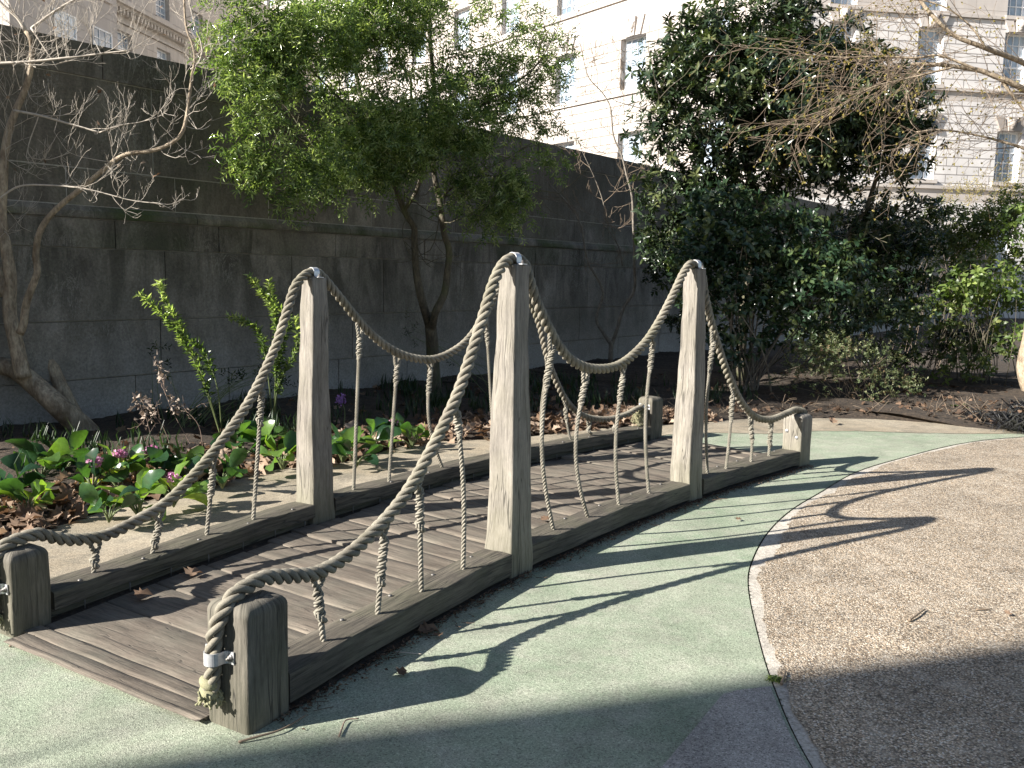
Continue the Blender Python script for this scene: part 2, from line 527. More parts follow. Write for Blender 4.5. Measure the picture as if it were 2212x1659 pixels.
# planting bed soil: a mounded grid between the bed edge and the wall
W0, WD = np.array([-4.3, 7.7]), np.array([.613, .79])/math.hypot(.613, .79)
WN = np.array([WD[1], -WD[0]])
def bed_soil():
    mb = MB()
    rows = 34
    P = []
    n = len(BC)
    for i in range(n):
        a = BC[i]
        t = (a-W0)@WD
        b = W0+WD*(t+.3)
        if i > 0 and a[0] > 2: b = W0+WD*max(t, 0)
        P.append([a*(1-s)+b*s for s in np.linspace(-.01, 1, rows)])
    P = np.array(P)
    h = np.zeros(P.shape[:2])
    s = np.linspace(-.01, 1, rows)[None]
    h = -.012+.07*np.clip(s*7, 0, 1)+.02*np.sin(P[..., 0]*5+P[..., 1]*3)*np.clip(s*6, 0, 1)+rng.normal(0, .008, h.shape)*np.clip(s*8, 0, 1)
    h += .05*s
    V = np.concatenate([P, h[..., None]], -1)
    i = np.arange(n-1)[:, None]*rows+np.arange(rows-1)[None]
    q = np.stack([i, i+rows, i+rows+1, i+1], -1).reshape(-1, 4)[:, ::-1]
    mb.add(V.reshape(-1, 3), q)
    return tag(mb.build('soil', M['soil']), kind='structure')
bed_soil()


def bed_dist(p):
    """signed distance into the bed from its edge (positive inside)"""
    d = BC-np.asarray(p)[:2]
    k = int(np.argmin((d**2).sum(1)))
    k = min(max(k, 1), len(BC)-2)
    tn = BC[k+1]-BC[k-1]; tn /= np.linalg.norm(tn)+1e-9
    r = np.asarray(p)[:2]-BC[k]
    return -(tn[1]*r[0]-tn[0]*r[1])


sheet('soil', [(3, 9.95), (13, 10.25), (60, 12), (45, 68), (25, 46), (3, 17.2), (-2.5, 10.4)], -.016, M['soil'])

# ------------------------------------------------------------------ bridge
bridge = empty('rope_bridge', (CEN['A2'][0], CEN['A2'][1], 0))
tag(bridge, 'low curved timber play bridge with rope handrails standing on the green path', 'bridge')
BO = np.array([CEN['A2'][0], CEN['A2'][1], 0.])


class BMB(MB):
    def done(s, name, mat, parent=None, smooth=True):
        par = parent or bridge
        s.v = [v-BO for v in s.v]
        return s.build(name, mat, par, smooth)


def rsq(hw, r, k=3, j=None):
    """rounded square outline half width hw"""
    P = []
    for q, (sx, sy) in enumerate(((1, 1), (-1, 1), (-1, -1), (1, -1))):
        for i in range(k+1):
            a = PI/2*q+PI/2*i/k
            P.append((sx*(hw-r)+r*math.cos(a), sy*(hw-r)+r*math.sin(a)))
    for q in range(4):  # midpoints of the flats for wobble
        pass
    return np.array(P)


def add_post(k, tall):
    x, y, o, wd = NEAR[k]
    h = HH[k]
    mb = BMB()
    wt = .105 if tall else wd
    seed = random.random()*7
    zs = list(np.linspace(-.05, h-.045, 26 if tall else 12))
    secs, vs = [], []
    tr = .006 if tall else .038
    for z in zs+[h-tr+tr*math.sin(a) for a in np.linspace(0.05, PI/2, 7)]:
        t = max(0, z)/h
        hw = (wd*(1-t)+wt*t)/2
        ins = 0
        if z > h-tr:
            ins = tr*(1-math.sqrt(max(0, 1-((z-(h-tr))/tr)**2)))
        S = rsq(hw, .009 if tall else .014)
        if tall:
            wob = .0025
            S = S*(1+wob/hw*np.array([[math.sin(z*9+seed), math.sin(z*7.3+seed*2)]]))
            S = S+np.array([[.0025*math.sin(z*4+seed), .0025*math.cos(z*5+seed)]])
            S += .0022*np.sin(S[:, ::-1]*90+z*23+seed)
        else:
            S += .002*np.sin(S[:, ::-1]*70+z*17+seed)
        S = S*((hw-ins)/hw)
        c = CEN[k]
        P = np.array([[*(c+EU[k]*a+EL[k]*b), z] for a, b in S])
        secs.append(P); vs.append(z+seed)
    loft(mb, secs, seed, True, np.array(vs))
    return mb.done('tall_post' if tall else 'short_post', M['post_wood'] if (tall or k == 'A4') else M['short_wood'])


posts = {k: add_post(k, k[1] in '23') for k in NEAR}
posts['A1']['label'] = 'short near post holding the clamped rope end'
posts['B1']['label'] = 'short mossy post on the planting side'


def beam(a, b, z0, z1, w, sag, name='side_beam'):
    ca, cb = CEN[a], CEN[b]
    wa, wb = NEAR[a][3]/2+.012, NEAR[b][3]/2+.012
    L = np.linalg.norm(cb-ca); d = (cb-ca)/L; n = np.array([-d[1], d[0]])
    ts = np.linspace(wa, L-wb, 36)
    secs = []
    seed = random.random()*9
    for s in ts:
        off = sag*4*(s/L)*(1-s/L)
        c = ca+d*s+n*off
        hw = w/2+.003*math.sin(s*7+seed)
        zt = z1+.003*math.sin(s*5+seed*2)
        r = .008+.003*math.sin(s*11)
        sec = [(-hw, z0), (hw, z0), (hw, zt-r), (hw-r*.3, zt-r*.3), (hw-r, zt), (hw*.33, zt+.001), (-hw*.33, zt+.001), (-hw+r, zt), (-hw+r*.3, zt-r*.3), (-hw, zt-r)]
        secs.append([[*(c+n*p), z+.0015*math.sin(p*60+s*13+seed)] for p, z in sec])
    mb = BMB()
    loft(mb, secs, seed)
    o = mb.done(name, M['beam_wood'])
    # spacer bolts beneath the raised far beam
    for s in (np.arange(.16+wa, L-wb, .245) if a[0] == 'B' else []):
        off = sag*4*(s/L)*(1-s/L)
        for sgn in (-1,):
            c = ca+d*s+n*(off+sgn*(w/2-.012))
            m2 = BMB()
            tube(m2, [[*c, -.01], [*c, z0+.004]], .0035, 8)
            q = m2.done('spacer_bolt', M['dark_steel'])
            q.parent = o
    secs = []
    for s in ts:
        off = sag*4*(s/L)*(1-s/L)
        secs.append([[*(ca+d*s+n*(off+p)), z] for p, z in ((-.035, -.02), (.035, -.02), (.035, z0+.004), (-.035, z0+.004))])
    m2 = BMB()
    loft(m2, secs, seed)
    q = m2.done('gap_backing', M['short_wood'])  # backing board added so the gap under the beam reads as dark shade
    q.parent = o
    # coach bolt heads on top near the inner edge
    for s in np.linspace(.25, L-.25, 5):
        c = ca+d*s+n*(sag*4*(s/L)*(1-s/L)+(w/2-.03)*(1 if a[0] == 'A' else -1))
        m2 = BMB()
        tube(m2, [[*c, z1-.004], [*c, z1+.004], [*c, z1+.007]], [.009, .009, .005], 10)
        q = m2.done('bolt_head', M['dark_steel'])
        q.parent = o
    return o


BZ1 = .132
for a, b in (('A1', 'A2'), ('A2', 'A3'), ('A3', 'A4')):
    beam(a, b, .024, BZ1, .17, .022)
for a, b in (('B1', 'B2'), ('B2', 'B3'), ('B3', 'B4')):
    beam(a, b, .056, BZ1, .165, .022)
# sleeper blocks that carry the beam ends
mb = BMB()


def rowline(row):
    ks = [row+i for i in '1234']
    pts = [CEN[ks[0]]-EU[ks[0]]*.10]+[CEN[k] for k in ks]+[CEN[ks[3]]+EU[ks[3]]*.12]
    P = smooth_path([(*p, 0) for p in pts], .02)
    return resample(P, .02)


LA, sA = rowline('A')
LB, sB = rowline('B')


def deckpt(t, v):
    """t 0..1 along, v 0 at A row, 1 at B row"""
    a = np.array([np.interp(t*sA[-1], sA, LA[:, k]) for k in (0, 1)])
    b = np.array([np.interp(t*sB[-1], sB, LB[:, k]) for k in (0, 1)])
    return a*(1-v)+b*v


def deck():
    mb = BMB()
    Lm = (sA[-1]+sB[-1])/2
    wds = [.175, .075, .30, .27, .29, .26]
    while sum(wds) < Lm-.12: wds.append(random.choice([.185, .2, .21, .17]))
    sc = Lm/sum(wds)
    t0 = 0
    for i, wd in enumerate(wds):
        wd *= sc
        a, b = t0/Lm+.0008/Lm, (t0+wd)/Lm-.0008/Lm
        t0 += wd
        amp = 0.15 if i < 5 else (.5 if i < 9 else .9)
        tilt = random.uniform(-.010, .012)*amp
        cup = random.uniform(-.003, .007)*amp
        base = .016+random.uniform(-.003, .006)*amp
        ph, am2 = random.random()*6, random.uniform(.002, .007)*amp
        fr = random.uniform(1.5, 4)
        v0 = .075; v1 = .93
        dv0, dv1 = random.uniform(-.012, .012), random.uniform(-.03, .02)
        secs = []
        for v in np.linspace(v0+dv0*.3, v1+dv1, 34):
            row = []
            tw = tilt*math.cos(v*fr+ph)
            lift = am2*math.sin(v*fr*2+ph)+.01*amp*max(0, (v-.8)/.2)*math.sin(ph)
            e1 = .002*math.sin(v*23+ph)/Lm; e2 = .002*math.sin(v*19+ph*2)/Lm
            for q, zz in ((0, -.03), (0, -.006), (.03, 0), (.25, None), (.5, None), (.75, None), (.97, 0), (1, -.006), (1, -.03)):
                t = (a+e1)*(1-q)+(b+e2)*q
                z = base+lift+tw*(q-.5)*2+cup*((q-.5)*2)**2*.8
                if zz is not None: z += zz
                p = deckpt(t, v)
                row.append([p[0], p[1], z if (zz is None or zz > -.02) else -.02])
            secs.append(row)
        loft(mb, secs, random.random()*20)
    o = mb.done('deck', M['deck_wood'])
    return o


deck()


# ---- clamps
def clamp(k, centre, axis, side, out, R, width=.038, parent=None, feet=(1, -1)):
    """strap bent over a rope: axis along rope, side across, out away from the wood"""
    axis, side, out = [np.array(v, float)/np.linalg.norm(v) for v in (axis, side, out)]
    th = .004
    prof = []
    R0 = R+.003
    for a in np.linspace(0, PI, 15):
        prof.append((R0*math.cos(a), R0*math.sin(a)*1.0+R*.9))
    pts = [(R0+.035, .0), (R0+.009, .0)]+[(R0+.002, .006)]+prof+[(-R0-.002, .006), (-R0-.009, 0), (-R0-.035, 0)]
    if feet == (1,): pass
    P = np.array(pts)
    Tn = np.gradient(P, axis=0); Tn /= np.linalg.norm(Tn, axis=1)[:, None]
    Nn = np.stack([Tn[:, 1], -Tn[:, 0]], 1)
    mb = BMB()
    secs = []
    c = np.array(centre, float)
    for p, n_ in zip(P, Nn):
        sec = []
        for q, r in ((-.5, 0), (.5, 0), (.5, 1), (-.5, 1)):
            pp = p+n_*th*r*(-1 if True else 1)
            sec.append(c+side*pp[0]+out*(pp[1]+.0045)+axis*width*q)
        secs.append(sec)
    loft(mb, secs)
    o = mb.done('rope_clamp', M['galv'], parent, smooth=False)
    for sg in feet:
        m2 = BMB()
        bc = c+side*sg*(R0+.021)
        tube(m2, [bc+out*.004, bc+out*.007, bc+out*.0072, bc+out*.014, bc+out*.0142, bc+out*.022], [.013, .013, .009, .009, .005, .005], 6)
        q = m2.done('bolt', M['dark_steel'])
        q.parent = o
    return o


# ---- handrail ropes (distance along span, height)
SPANS = {
    'A12': [(.075, .462), (.185, .437), (.353, .404), (.538, .431), (.741, .506), (.898, .594), (1.066, .738), (1.263, .948), (1.394, 1.147), (1.492, 1.313), (1.571, 1.452), (1.65, 1.54)],
    'A23': [(.09, 1.545), (.157, 1.429), (.221, 1.335), (.296, 1.246), (.422, 1.119), (.585, 1.026), (.804, .98), (1.063, .989), (1.336, 1.091), (1.534, 1.232), (1.709, 1.399), (1.828, 1.525), (1.92, 1.59)],
    'A34': [(.085, 1.53), (.13, 1.40), (.221, 1.223), (.345, 1.026), (.512, .805), (.704, .61), (.928, .474), (1.193, .425), (1.465, .445), (1.60, .46)],
    'B12': [(.088, .376), (.151, .347), (.261, .306), (.427, .285), (.609, .315), (.776, .361), (.956, .465), (1.15, .608), (1.358, .797), (1.545, 1.042), (1.642, 1.224), (1.723, 1.392), (1.79, 1.455)],
    'B23': [(.092, 1.446), (.23, 1.321), (.427, 1.145), (.637, 1.012), (.86, .935), (1.098, .913), (1.324, .965), (1.50, 1.06), (1.70, 1.25), (1.85, 1.43), (1.93, 1.50)],
    'B34': [(.09, 1.47), (.17, 1.33), (.305, 1.116), (.41, .852), (.521, .656), (.677, .459), (.898, .319), (1.225, .254), (1.497, .265), (1.66, .30), (1.765, .315)]}


def spanpt(sp, s, z, n=0.):
    a, b = sp[0]+sp[1], sp[0]+sp[2]
    d = CEN[b]-CEN[a]; d = d/np.linalg.norm(d)
    p = CEN[a]+d*s+np.array([-d[1], d[0]])*n
    return np.array([p[0], p[1], z])


RR = .0275
ROPEPATH = {}


def hand_rope(row):
    pts = []
    k1 = row+'1'
    c, e, h = CEN[k1], EU[k1], HH[k1]
    hw = NEAR[k1][3]/2
    f = lambda du, z, dl=0.: np.array([*(c+e*du+EL[k1]*dl), z])
    if row == 'A':
        pts += [f(-hw-RR*1.2, .135, .038), f(-hw-RR*1.0, .175, .036), f(-hw-RR*.95, .25, .03), f(-hw-RR*1.05, .32, .022), f(-hw-RR*.8, h-.055, .01), f(-hw+.018, h+.006), f(-.03, h+RR*.95)]
    else:
        pts += [f(-hw-RR*1.2, .10), f(-hw-RR*1.0, .17), f(-hw-RR*.95, .22), f(-hw-RR*.9, h-.05), f(-hw+.02, h+.006), f(-.03, h+RR*.95)]
    pts += [spanpt(row+'12', s, z) for s, z in SPANS[row+'12']]
    pts += [np.array([*(CEN[row+'2']-EU[row+'2']*.03), HH[row+'2']+RR*.98]), np.array([*(CEN[row+'2']+EU[row+'2']*.03), HH[row+'2']+RR*.98])]
    pts += [spanpt(row+'23', s, z) for s, z in SPANS[row+'23']]
    pts += [np.array([*(CEN[row+'3']-EU[row+'3']*.03), HH[row+'3']+RR*.98]), np.array([*(CEN[row+'3']+EU[row+'3']*.03), HH[row+'3']+RR*.98])]
    pts += [spanpt(row+'34', s, z) for s, z in SPANS[row+'34']]
    k4 = row+'4'
    c, e, h = CEN[k4], EU[k4], HH[k4]
    hw = NEAR[k4][3]/2
    if row == 'A':
        pts += [np.array([*(c+e*0), h+RR*.95]), np.array([*(c+e*(hw-.01)), h+.008]), np.array([*(c+e*(hw+RR)), h-.06]), np.array([*(c+e*(hw+RR)), h-.18]), np.array([*(c+e*(hw+RR*1.1)), h-.28])]
    P = smooth_path(pts, .02)
    mb = BMB()
    twisted(mb, P, RR, .140, 3, .0065, 10)
    P2, s2 = resample(P, .01)
    ROPEPATH[row] = P2
    o = mb.done('handrail_rope', M['rope'])
    return o


ropeA = hand_rope('A')
ropeB = hand_rope('B')
ropeA['label'] = 'thick twisted rope along the near side'
ropeB['label'] = 'thick twisted rope along the planting side'


# whipped and frayed tails
def tuft(parent, c, down, n, ln, spread, mat='rope_green', rad=.0022):
    mb = BMB()
    c = np.array(c, float); down = np.array(down, float)
    for i in range(n):
        a = rng.uniform(0, 2*PI); r = rng.uniform(0, 1)**.5*.02
        o = np.array([math.cos(a)*r, math.sin(a)*r, 0])
        p0 = c+o
        p1 = p0+down*ln*.4+np.array([math.cos(a), math.sin(a), 0])*spread*rng.uniform(.2, .8)
        p2 = p1+down*ln*rng.uniform(.1, .5)+rng.normal(0, spread*.35, 3)
        p3 = p2+rng.normal(0, spread*.5, 3)+down*ln*rng.uniform(-.2, .2)
        tube(mb, smooth_path([p0, p1, p2, p3], .006), rad, 5)
    return mb.done('rope_tail', M[mat], parent)


cA1 = CEN['A1']-EU['A1']*(NEAR['A1'][3]/2+RR*1.15)+EL['A1']*.04
# knotted whipping below the clamp
mb = BMB()
kp = []
for a in np.linspace(0, 2*PI*1.6, 26):
    kp.append([*(cA1+EL['A1']*(.018*math.cos(a)+.004)+EU['A1']*(-.012*math.sin(a)-.004)), .170-.005*a])
tube(mb, np.array(kp), .0165, 9)
mb.done('rope_knot', M['rope_green'], ropeA)
tuft(ropeA, (*cA1, .14), (0, 0, -1), 80, .045, .022, rad=.004)
cB1 = CEN['B1']-EU['B1']*(NEAR['B1'][3]/2+RR*1.15)
tuft(ropeB, (*cB1, .10), (0, 0, -1), 50, .05, .025)
# big frayed tangle on the far post
cB4 = CEN['B4']-EU['B4']*(NEAR['B4'][3]/2+.03)
mb = BMB()
for i in range(55):
    p = np.array([*cB4, .30])+rng.normal(0, .012, 3)
    pts = [p]
    dirv = np.array([-EU['B4'][0]*.6, -EU['B4'][1]*.6, -.6])+rng.normal(0, .5, 3)
    for q in range(7):
        dirv = dirv*.6+rng.normal(0, .55, 3)
        tgt = np.array([*(cB4-EU['B4']*.055), .20])
        dirv += (tgt-pts[-1])*9
        dirv /= np.linalg.norm(dirv)
        pts.append(pts[-1]+dirv*.035)
    for q in pts: q[2] = max(q[2], BZ1+.006)
    tube(mb, smooth_path(pts, .01), .0026, 5)
mb.done('rope_tail', M['rope_green'], ropeB)

# clamps: tall posts on top, A1/B1 on the entry face, B4 on the inner face
for k in ('A2', 'A3', 'B2', 'B3'):
    clamp(k, (*CEN[k], HH[k]), (*EU[k], 0), (*EL[k], 0), (0, 0, 1), RR, .04, posts[k], (-1,))
k = 'A1'
clamp(k, (*(CEN[k]-EU[k]*(NEAR[k][3]/2)+EL[k]*.028), .25), (0, 0, 1), (*EL[k], 0), (-EU[k][0], -EU[k][1], 0), RR, .042, posts[k], (-1,))
k = 'B1'
clamp(k, (*(CEN[k]-EU[k]*(NEAR[k][3]/2)), .20), (0, 0, 1), (*EL[k], 0), (-EU[k][0], -EU[k][1], 0), RR, .042, posts[k], (-1,))
k = 'B4'
clamp(k, (*(CEN[k]-EU[k]*(NEAR[k][3]/2)), .315), (0, .2, 1), (*EL[k], 0), (-EU[k][0], -EU[k][1], 0), RR, .042, posts[k], (-1, 1))
# bolts in the last near post
for dl, z in ((.045, .285), (-.045, .24)):
    m2 = BMB()
    b0 = CEN['A4']-EU['A4']*(.085)+EL['A4']*dl
    tube(m2, [[*b0, z], [*(b0-EU['A4']*.006), z], [*(b0-EU['A4']*.0065), z], [*(b0-EU['A4']*.011), z]], [.014, .014, .007, .006], 8)
    m2.done('bolt', M['galv'], posts['A4'])

# ---- hanger ropes: base s, top s (on rope), splice length, slack
HANG = {'A12': [(.373, .345, .10, 0, 1), (.699, .741, .17, 0, 1), (1.006, .985, .17, 0, 1), (1.343, 1.272, .10, .03, 0)],
        'A23': [(.404, .345, .20, -.10, 0), (.751, .682, .13, -.11, 0), (1.104, 1.10, .15, -.06, 0), (1.482, 1.46, .16, -.07, 0)],
        'A34': [(.277, .267, .20, -.05, 0), (.537, .575, .17, .01, 0), (.909, .872, .13, .02, 0), (1.194, 1.20, .12, 0, 1)],
        'B12': [(.353, .366, .10, 0, 1), (.682, .727, .16, 0, 1), (1.03, 1.084, .15, 0, 0), (1.371, 1.45, .17, 0, 1)],
        'B23': [(.321, .375, .14, 0, 0), (.642, .715, .13, .0, 0), (1.19, 1.05, .16, -.08, 0), (1.80, 1.675, .16, 0, 0)],
        'B34': [(.372, .419, .12, -.04, 0), (.736, .659, .10, -.01, 0), (1.024, .981, .05, -.02, 1), (1.341, 1.36, .02, -.02, 1)]}


def rope_z(sp, s):
    pts = SPANS[sp]
    P = smooth_path([(a, b, 0) for a, b in pts], .02)
    return float(np.interp(s, P[:, 0], P[:, 1]))


def hanger(sp, sb, st, spl, slack, knot):
    zt = rope_z(sp, st)
    slope = (rope_z(sp, st+.04)-rope_z(sp, st-.04))/.08
    f = lambda s, z, n=0.: spanpt(sp, s, z, n)
    r = .0112
    zs = zt-RR-.055                      # where the two legs meet
    sm = st
    if zs < BZ1+.05: zs = BZ1+.05
    # lower single line, slack bows it sideways
    def line(z, s_off=0., n_off=0.):
        q = (z-BZ1)/max(.01, zs-BZ1)
        s = sb+(sm-sb)*q+slack*math.sin(PI*q)
        return f(s+s_off, z, n_off)
    mb = BMB()
    zsp = max(BZ1+.03, zs-spl)
    low = [line(z) for z in np.linspace(BZ1-.01, zsp, max(3, int((zsp-BZ1)/.05)))]
    # doubled part: two plies twisting round each other
    nn = max(4, int((zs-zsp)/.012))
    up1, up2 = [], []
    for q in np.linspace(0, 1, nn):
        z = zsp+(zs-zsp)*q
        a = q*(zs-zsp)/.07*2*PI
        d = r*.95*min(1, q*5)
        up1.append(line(z, d*math.cos(a), d*math.sin(a)))
        d2 = r*.95
        up2.append(line(z, -d2*math.cos(a), -d2*math.sin(a)))
    # the line is tucked through the lay of the handrail
    lw = .024
    loop = []
    for q in np.linspace(-1, 1, 9):
        ss = st+lw*math.cos(PI*.5*abs(q)**1.5)*(1 if q < 0 else -1)*(1 if abs(q) > .1 else .5)
        ss = st-lw*math.cos(PI*.5*q)*np.sign(q) if False else st+lw*(-q)*(1 if abs(q) < .99 else 1)
        loop.append(f(ss, zt+slope*(ss-st)-RR*1.0*abs(q)**2-.004, 0))
    P = np.vstack([np.array(low), np.array(up1), np.array(loop), np.array(up2[::-1])])
    P = smooth_path(P, .01)
    tw = twisted(mb, P, r, .058, 3, .0055, 7, k_off=.64, k_r=.44)
    if knot:
        zc = zsp+.01
        kp = []
        for a in np.linspace(0, 2*PI*1.25, 20):
            kp.append(line(zc+.018*math.sin(a*.8), .014*math.cos(a), .014*math.sin(a)))
        twisted(mb, smooth_path(kp, .008), r, .043, 3, .006, 6)
    else:
        e = up2[0]
        tail = [e, e+np.array([.006, -.008, -.008]), e+np.array([.014, -.014, -.004])]
        twisted(mb, smooth_path(tail, .006), r*.9, .043, 3, .006, 6)
    o = mb.done('hanger_rope', M['rope_thin'])
    o['group'] = 'hanger ropes tied between handrail and side beams'
    return o


for sp, L in HANG.items():
    for h in L: hanger(sp, *h)

# dark sheet standing in for shade under the bridge, with dirt along its foot
def strip(name, la, lb, z, mat, kind='structure'):
    mb = MB()
    n = len(la)
    V = np.concatenate([np.c_[la, np.full(n, z)], np.c_[lb, np.full(n, z)]])
    i = np.arange(n-1)
    q = np.stack([i, i+1, i+n+1, i+n], -1)
    mb.add(V, q)
    return tag(mb.build(name, mat, smooth=False), kind=kind)


tt = np.linspace(.04, .965, 90)
ea = np.array([deckpt(t, -.072+rng.normal(0, .006)) for t in tt])
eb = np.array([deckpt(t, 1.01) for t in tt])
strip('shade_and_dirt', ea, eb, .007, M['soil'])

# ------------------------------------------------------------------ garden wall
def wall_mat():
    m, t, b = newmat('weathered_wall_stone')
    u = coords(t, 'uvp')
    p = coords(t, 'pos')
    z = N(t, 'SeparateXYZ', i_0=u).outputs[1]
    s = N(t, 'SeparateXYZ', i_0=u).outputs[0]
    streak = noise(t, N(t, 'Mapping', i_Vector=u, i_Scale=(3.2, .8, 1)).outputs[0], 1, 7, .7, .8)
    blot = noise(t, N(t, 'Mapping', i_Vector=u, i_Scale=(1.6, 1.1, 1)).outputs[0], 1, 5, .65)
    fine = noise(t, p, 45, 4, .7)
    c = ramp(t, blot, [(.3, (.14, .126, .106)), (.5, (.235, .21, .178)), (.7, (.37, .335, .29))])
    dark = ramp(t, streak, [(.42, 1.), (.58, 0.)])
    zf = ramp(t, N(t, 'Math', operation='MULTIPLY', i_0=z, i_1=.27).outputs[0], [(.1, .1), (.27, .35), (.48, .75), (.55, .45), (1., .6)])
    dm = N(t, 'Math', operation='MULTIPLY', i_0=dark, i_1=zf).outputs[0]
    c = mix(t, dm, c, (.028, .026, .018))
    # paler, cleaner stone further along
    sf = ramp(t, N(t, 'Math', operation='MULTIPLY', i_0=s, i_1=.03).outputs[0], [(.52, 0.), (.72, .85)])
    c = mix(t, sf, c, (.34, .30, .26))
    # paler greyer foot, browner top courses
    zz = N(t, 'Math', operation='ADD', i_0=z, i_1=N(t, 'Math', operation='MULTIPLY', i_0=noise(t, N(t, 'Mapping', i_Vector=u, i_Scale=(1.3, 1.5, 1)).outputs[0], 1, 6, .7), i_1=1.6).outputs[0]).outputs[0]
    c = mix(t, ramp(t, N(t, 'Math', operation='MULTIPLY', i_0=zz, i_1=.25).outputs[0], [(.2, .75), (.42, 0.)]), c, (.40, .38, .36))
    c = mix(t, ramp(t, N(t, 'Math', operation='MULTIPLY', i_0=zz, i_1=.25).outputs[0], [(.66, 0.), (.85, .55)]), c, (.105, .09, .065))
    # lime run-off in pale veins
    vein = noise(t, N(t, 'Mapping', i_Vector=u, i_Scale=(9, 3, 1)).outputs[0], 1, 5, .75, 1.5)
    vm = ramp(t, vein, [(.475, 0.), (.5, .75), (.525, 0.)])
    vm2 = N(t, 'Math', operation='MULTIPLY', i_0=vm, i_1=ramp(t, noise(t, N(t, 'Mapping', i_Vector=u, i_Scale=(1.1, .9, 1)).outputs[0], 1), [(.48, 0.), (.6, 1.)])).outputs[0]
    c = mix(t, vm2, c, (.34, .32, .28))
    # moss near the string course
    a = N(t, 'SeparateXYZ', i_0=u).outputs[2]
    mossn = ramp(t, noise(t, N(t, 'Mapping', i_Vector=u, i_Scale=(1.2, 2, 1)).outputs[0], 1, 4), [(.45, 0.), (.62, .85)])
    mm = N(t, 'Math', operation='MULTIPLY', i_0=mossn, i_1=a).outputs[0]
    c = mix(t, mm, c, (.05, .075, .02))
    c = mix(t, .75, c, ramp(t, fine, [(.3, .6), (.7, 1.35)]), 'MULTIPLY')
    t.links.new(c, b.inputs['Base Color'])
    b.inputs['Roughness'].default_value = .95
    bump(t, b, N(t, 'Math', operation='ADD', i_0=fine, i_1=noise(t, p, 150, 3, .6)).outputs[0], .8, .008)
    return m


M['wall'] = wall_mat()
M['wall_joint'] = plain('wall_mortar', (.40, .38, .34), .95)


def box6(mb, o, ux, uy, uz, s0, s1, d0, d1, z0, z1, att=None, r=0.0):
    """box in a frame: s along ux, d along uy"""
    c = [(s, d, z) for z in (z0, z1) for d in (d0, d1) for s in (s0, s1)]
    V = [o+ux*a+uy*b+uz*e for a, b, e in c]
    F = np.array([(0, 2, 3, 1), (4, 5, 7, 6), (0, 1, 5, 4), (1, 3, 7, 5), (3, 2, 6, 7), (2, 0, 4, 6)])
    A = [(a, e, att or 0.) for a, b, e in c]
    for f in F:      # separate faces, sharp edges
        mb.add(np.array([V[i] for i in f]), np.arange(4), np.array([A[i] for i in f]))


def garden_wall():
    root = empty('garden_wall', (*W0, 0), math.atan2(WD[1], WD[0]))
    tag(root, 'tall dark stained stone retaining wall behind the planting', 'wall')
    ux, uy, uz = np.array([1, 0, 0.]), np.array([0, -1, 0.]), np.array([0, 0, 1.])   # local: -y faces the garden
    O = np.zeros(3)
    mb = MB()
    courses = [(-.1, .47, .03), (.47, 1.0, .03), (1.0, 1.66, .03), (1.66, 1.925, .03), (2.04, 2.37, 0.), (2.37, 3.17, 0.), (3.17, 3.47, .015)]
    S0, S1 = -1.6, 48
    r2 = random.Random(3)
    for ci, (z0, z1, d) in enumerate(courses):
        s = S0+r2.uniform(0, 1)
        s = S0
        first = True
        while s < S1:
            L = r2.uniform(1.35, 1.75) if ci in (2, 5) else r2.uniform(1.0, 1.6)
            e = min(S1, s+L)
            g = .0055
            dd = d+r2.uniform(-.003, .003)
            box6(mb, O, ux, uy, uz, s+g, e-g, -.3, dd, z0+g, z1-g, .35 if ci in (3, 4) else .1)
            s = e
    st = mb.build('stone_course', M['wall'], root, False)
    mb = MB()
    s = S0
    while s < S1:
        e = min(S1, s+r2.uniform(1.4, 2.2))
        # string course with a sloped weathering
        z0, z1 = 1.93, 2.035
        prof = [(-.2, z0), (.045, z0), (.048, z0+.02), (.042, z0+.06), (.01, z1), (-.2, z1)]
        secs = [[O+ux*q+uy*a+uz*z for a, z in prof] for q in (s+.004, e-.004)]
        V = np.array(secs).reshape(-1, 3)
        n = len(prof)
        for k in range(n):
            ids = [k, (k+1) % n, n+(k+1) % n, n+k]
            mb.add(V[ids], np.arange(4), np.array([[V[i][0], V[i][2], 1.] for i in ids]))
        mb.add(V[:n], np.arange(n), np.array([[v[0], v[2], 1] for v in V[:n]]))
        mb.add(V[n:], np.arange(n), np.array([[v[0], v[2], 1] for v in V[n:]]))
        s = e
    mb.build('string_course', M['wall'], root, False)
    mb = MB()
    box6(mb, O, ux, uy, uz, S0, S1, -.6, -.005, -.2, 3.45)
    mb.build('wall_core', M['wall_joint'], root, False)
    return root


garden_wall()

# ------------------------------------------------------------------ buildings
def ashlar(name, c1, c2, mortar, sc, bw, bh, msize=.012, stain=.3):
    m, t, b = newmat(name)
    u = coords(t, 'uvp')
    br = N(t, 'TexBrick', i_Vector=u, i_Scale=1., i_Color1=(*c1, 1), i_Color2=(*c2, 1), i_Mortar=(*mortar, 1))
    br.inputs['Mortar Size'].default_value = msize
    br.inputs['Mortar Smooth'].default_value = .1
    br.inputs['Bias'].default_value = 0.
    br.inputs['Brick Width'].default_value = bw
    br.inputs['Row Height'].default_value = bh
    n1 = noise(t, u, .6, 5, .6)
    n2 = noise(t, N(t, 'Mapping', i_Vector=u, i_Scale=(2.5, .5, 1)).outputs[0], 1, 5, .6)
    c = mix(t, .8, br.outputs[0], ramp(t, n1, [(.3, .85), (.7, 1.1)]), 'MULTIPLY')
    c = mix(t, stain, c, ramp(t, n2, [(.3, .7), (.6, 1.05)]), 'MULTIPLY')
    t.links.new(c, b.inputs['Base Color'])
    b.inputs['Roughness'].default_value = .9
    bump(t, b, N(t, 'Math', operation='MULTIPLY', i_0=br.outputs['Fac'], i_1=-1.).outputs[0], 1., .03)
    return m


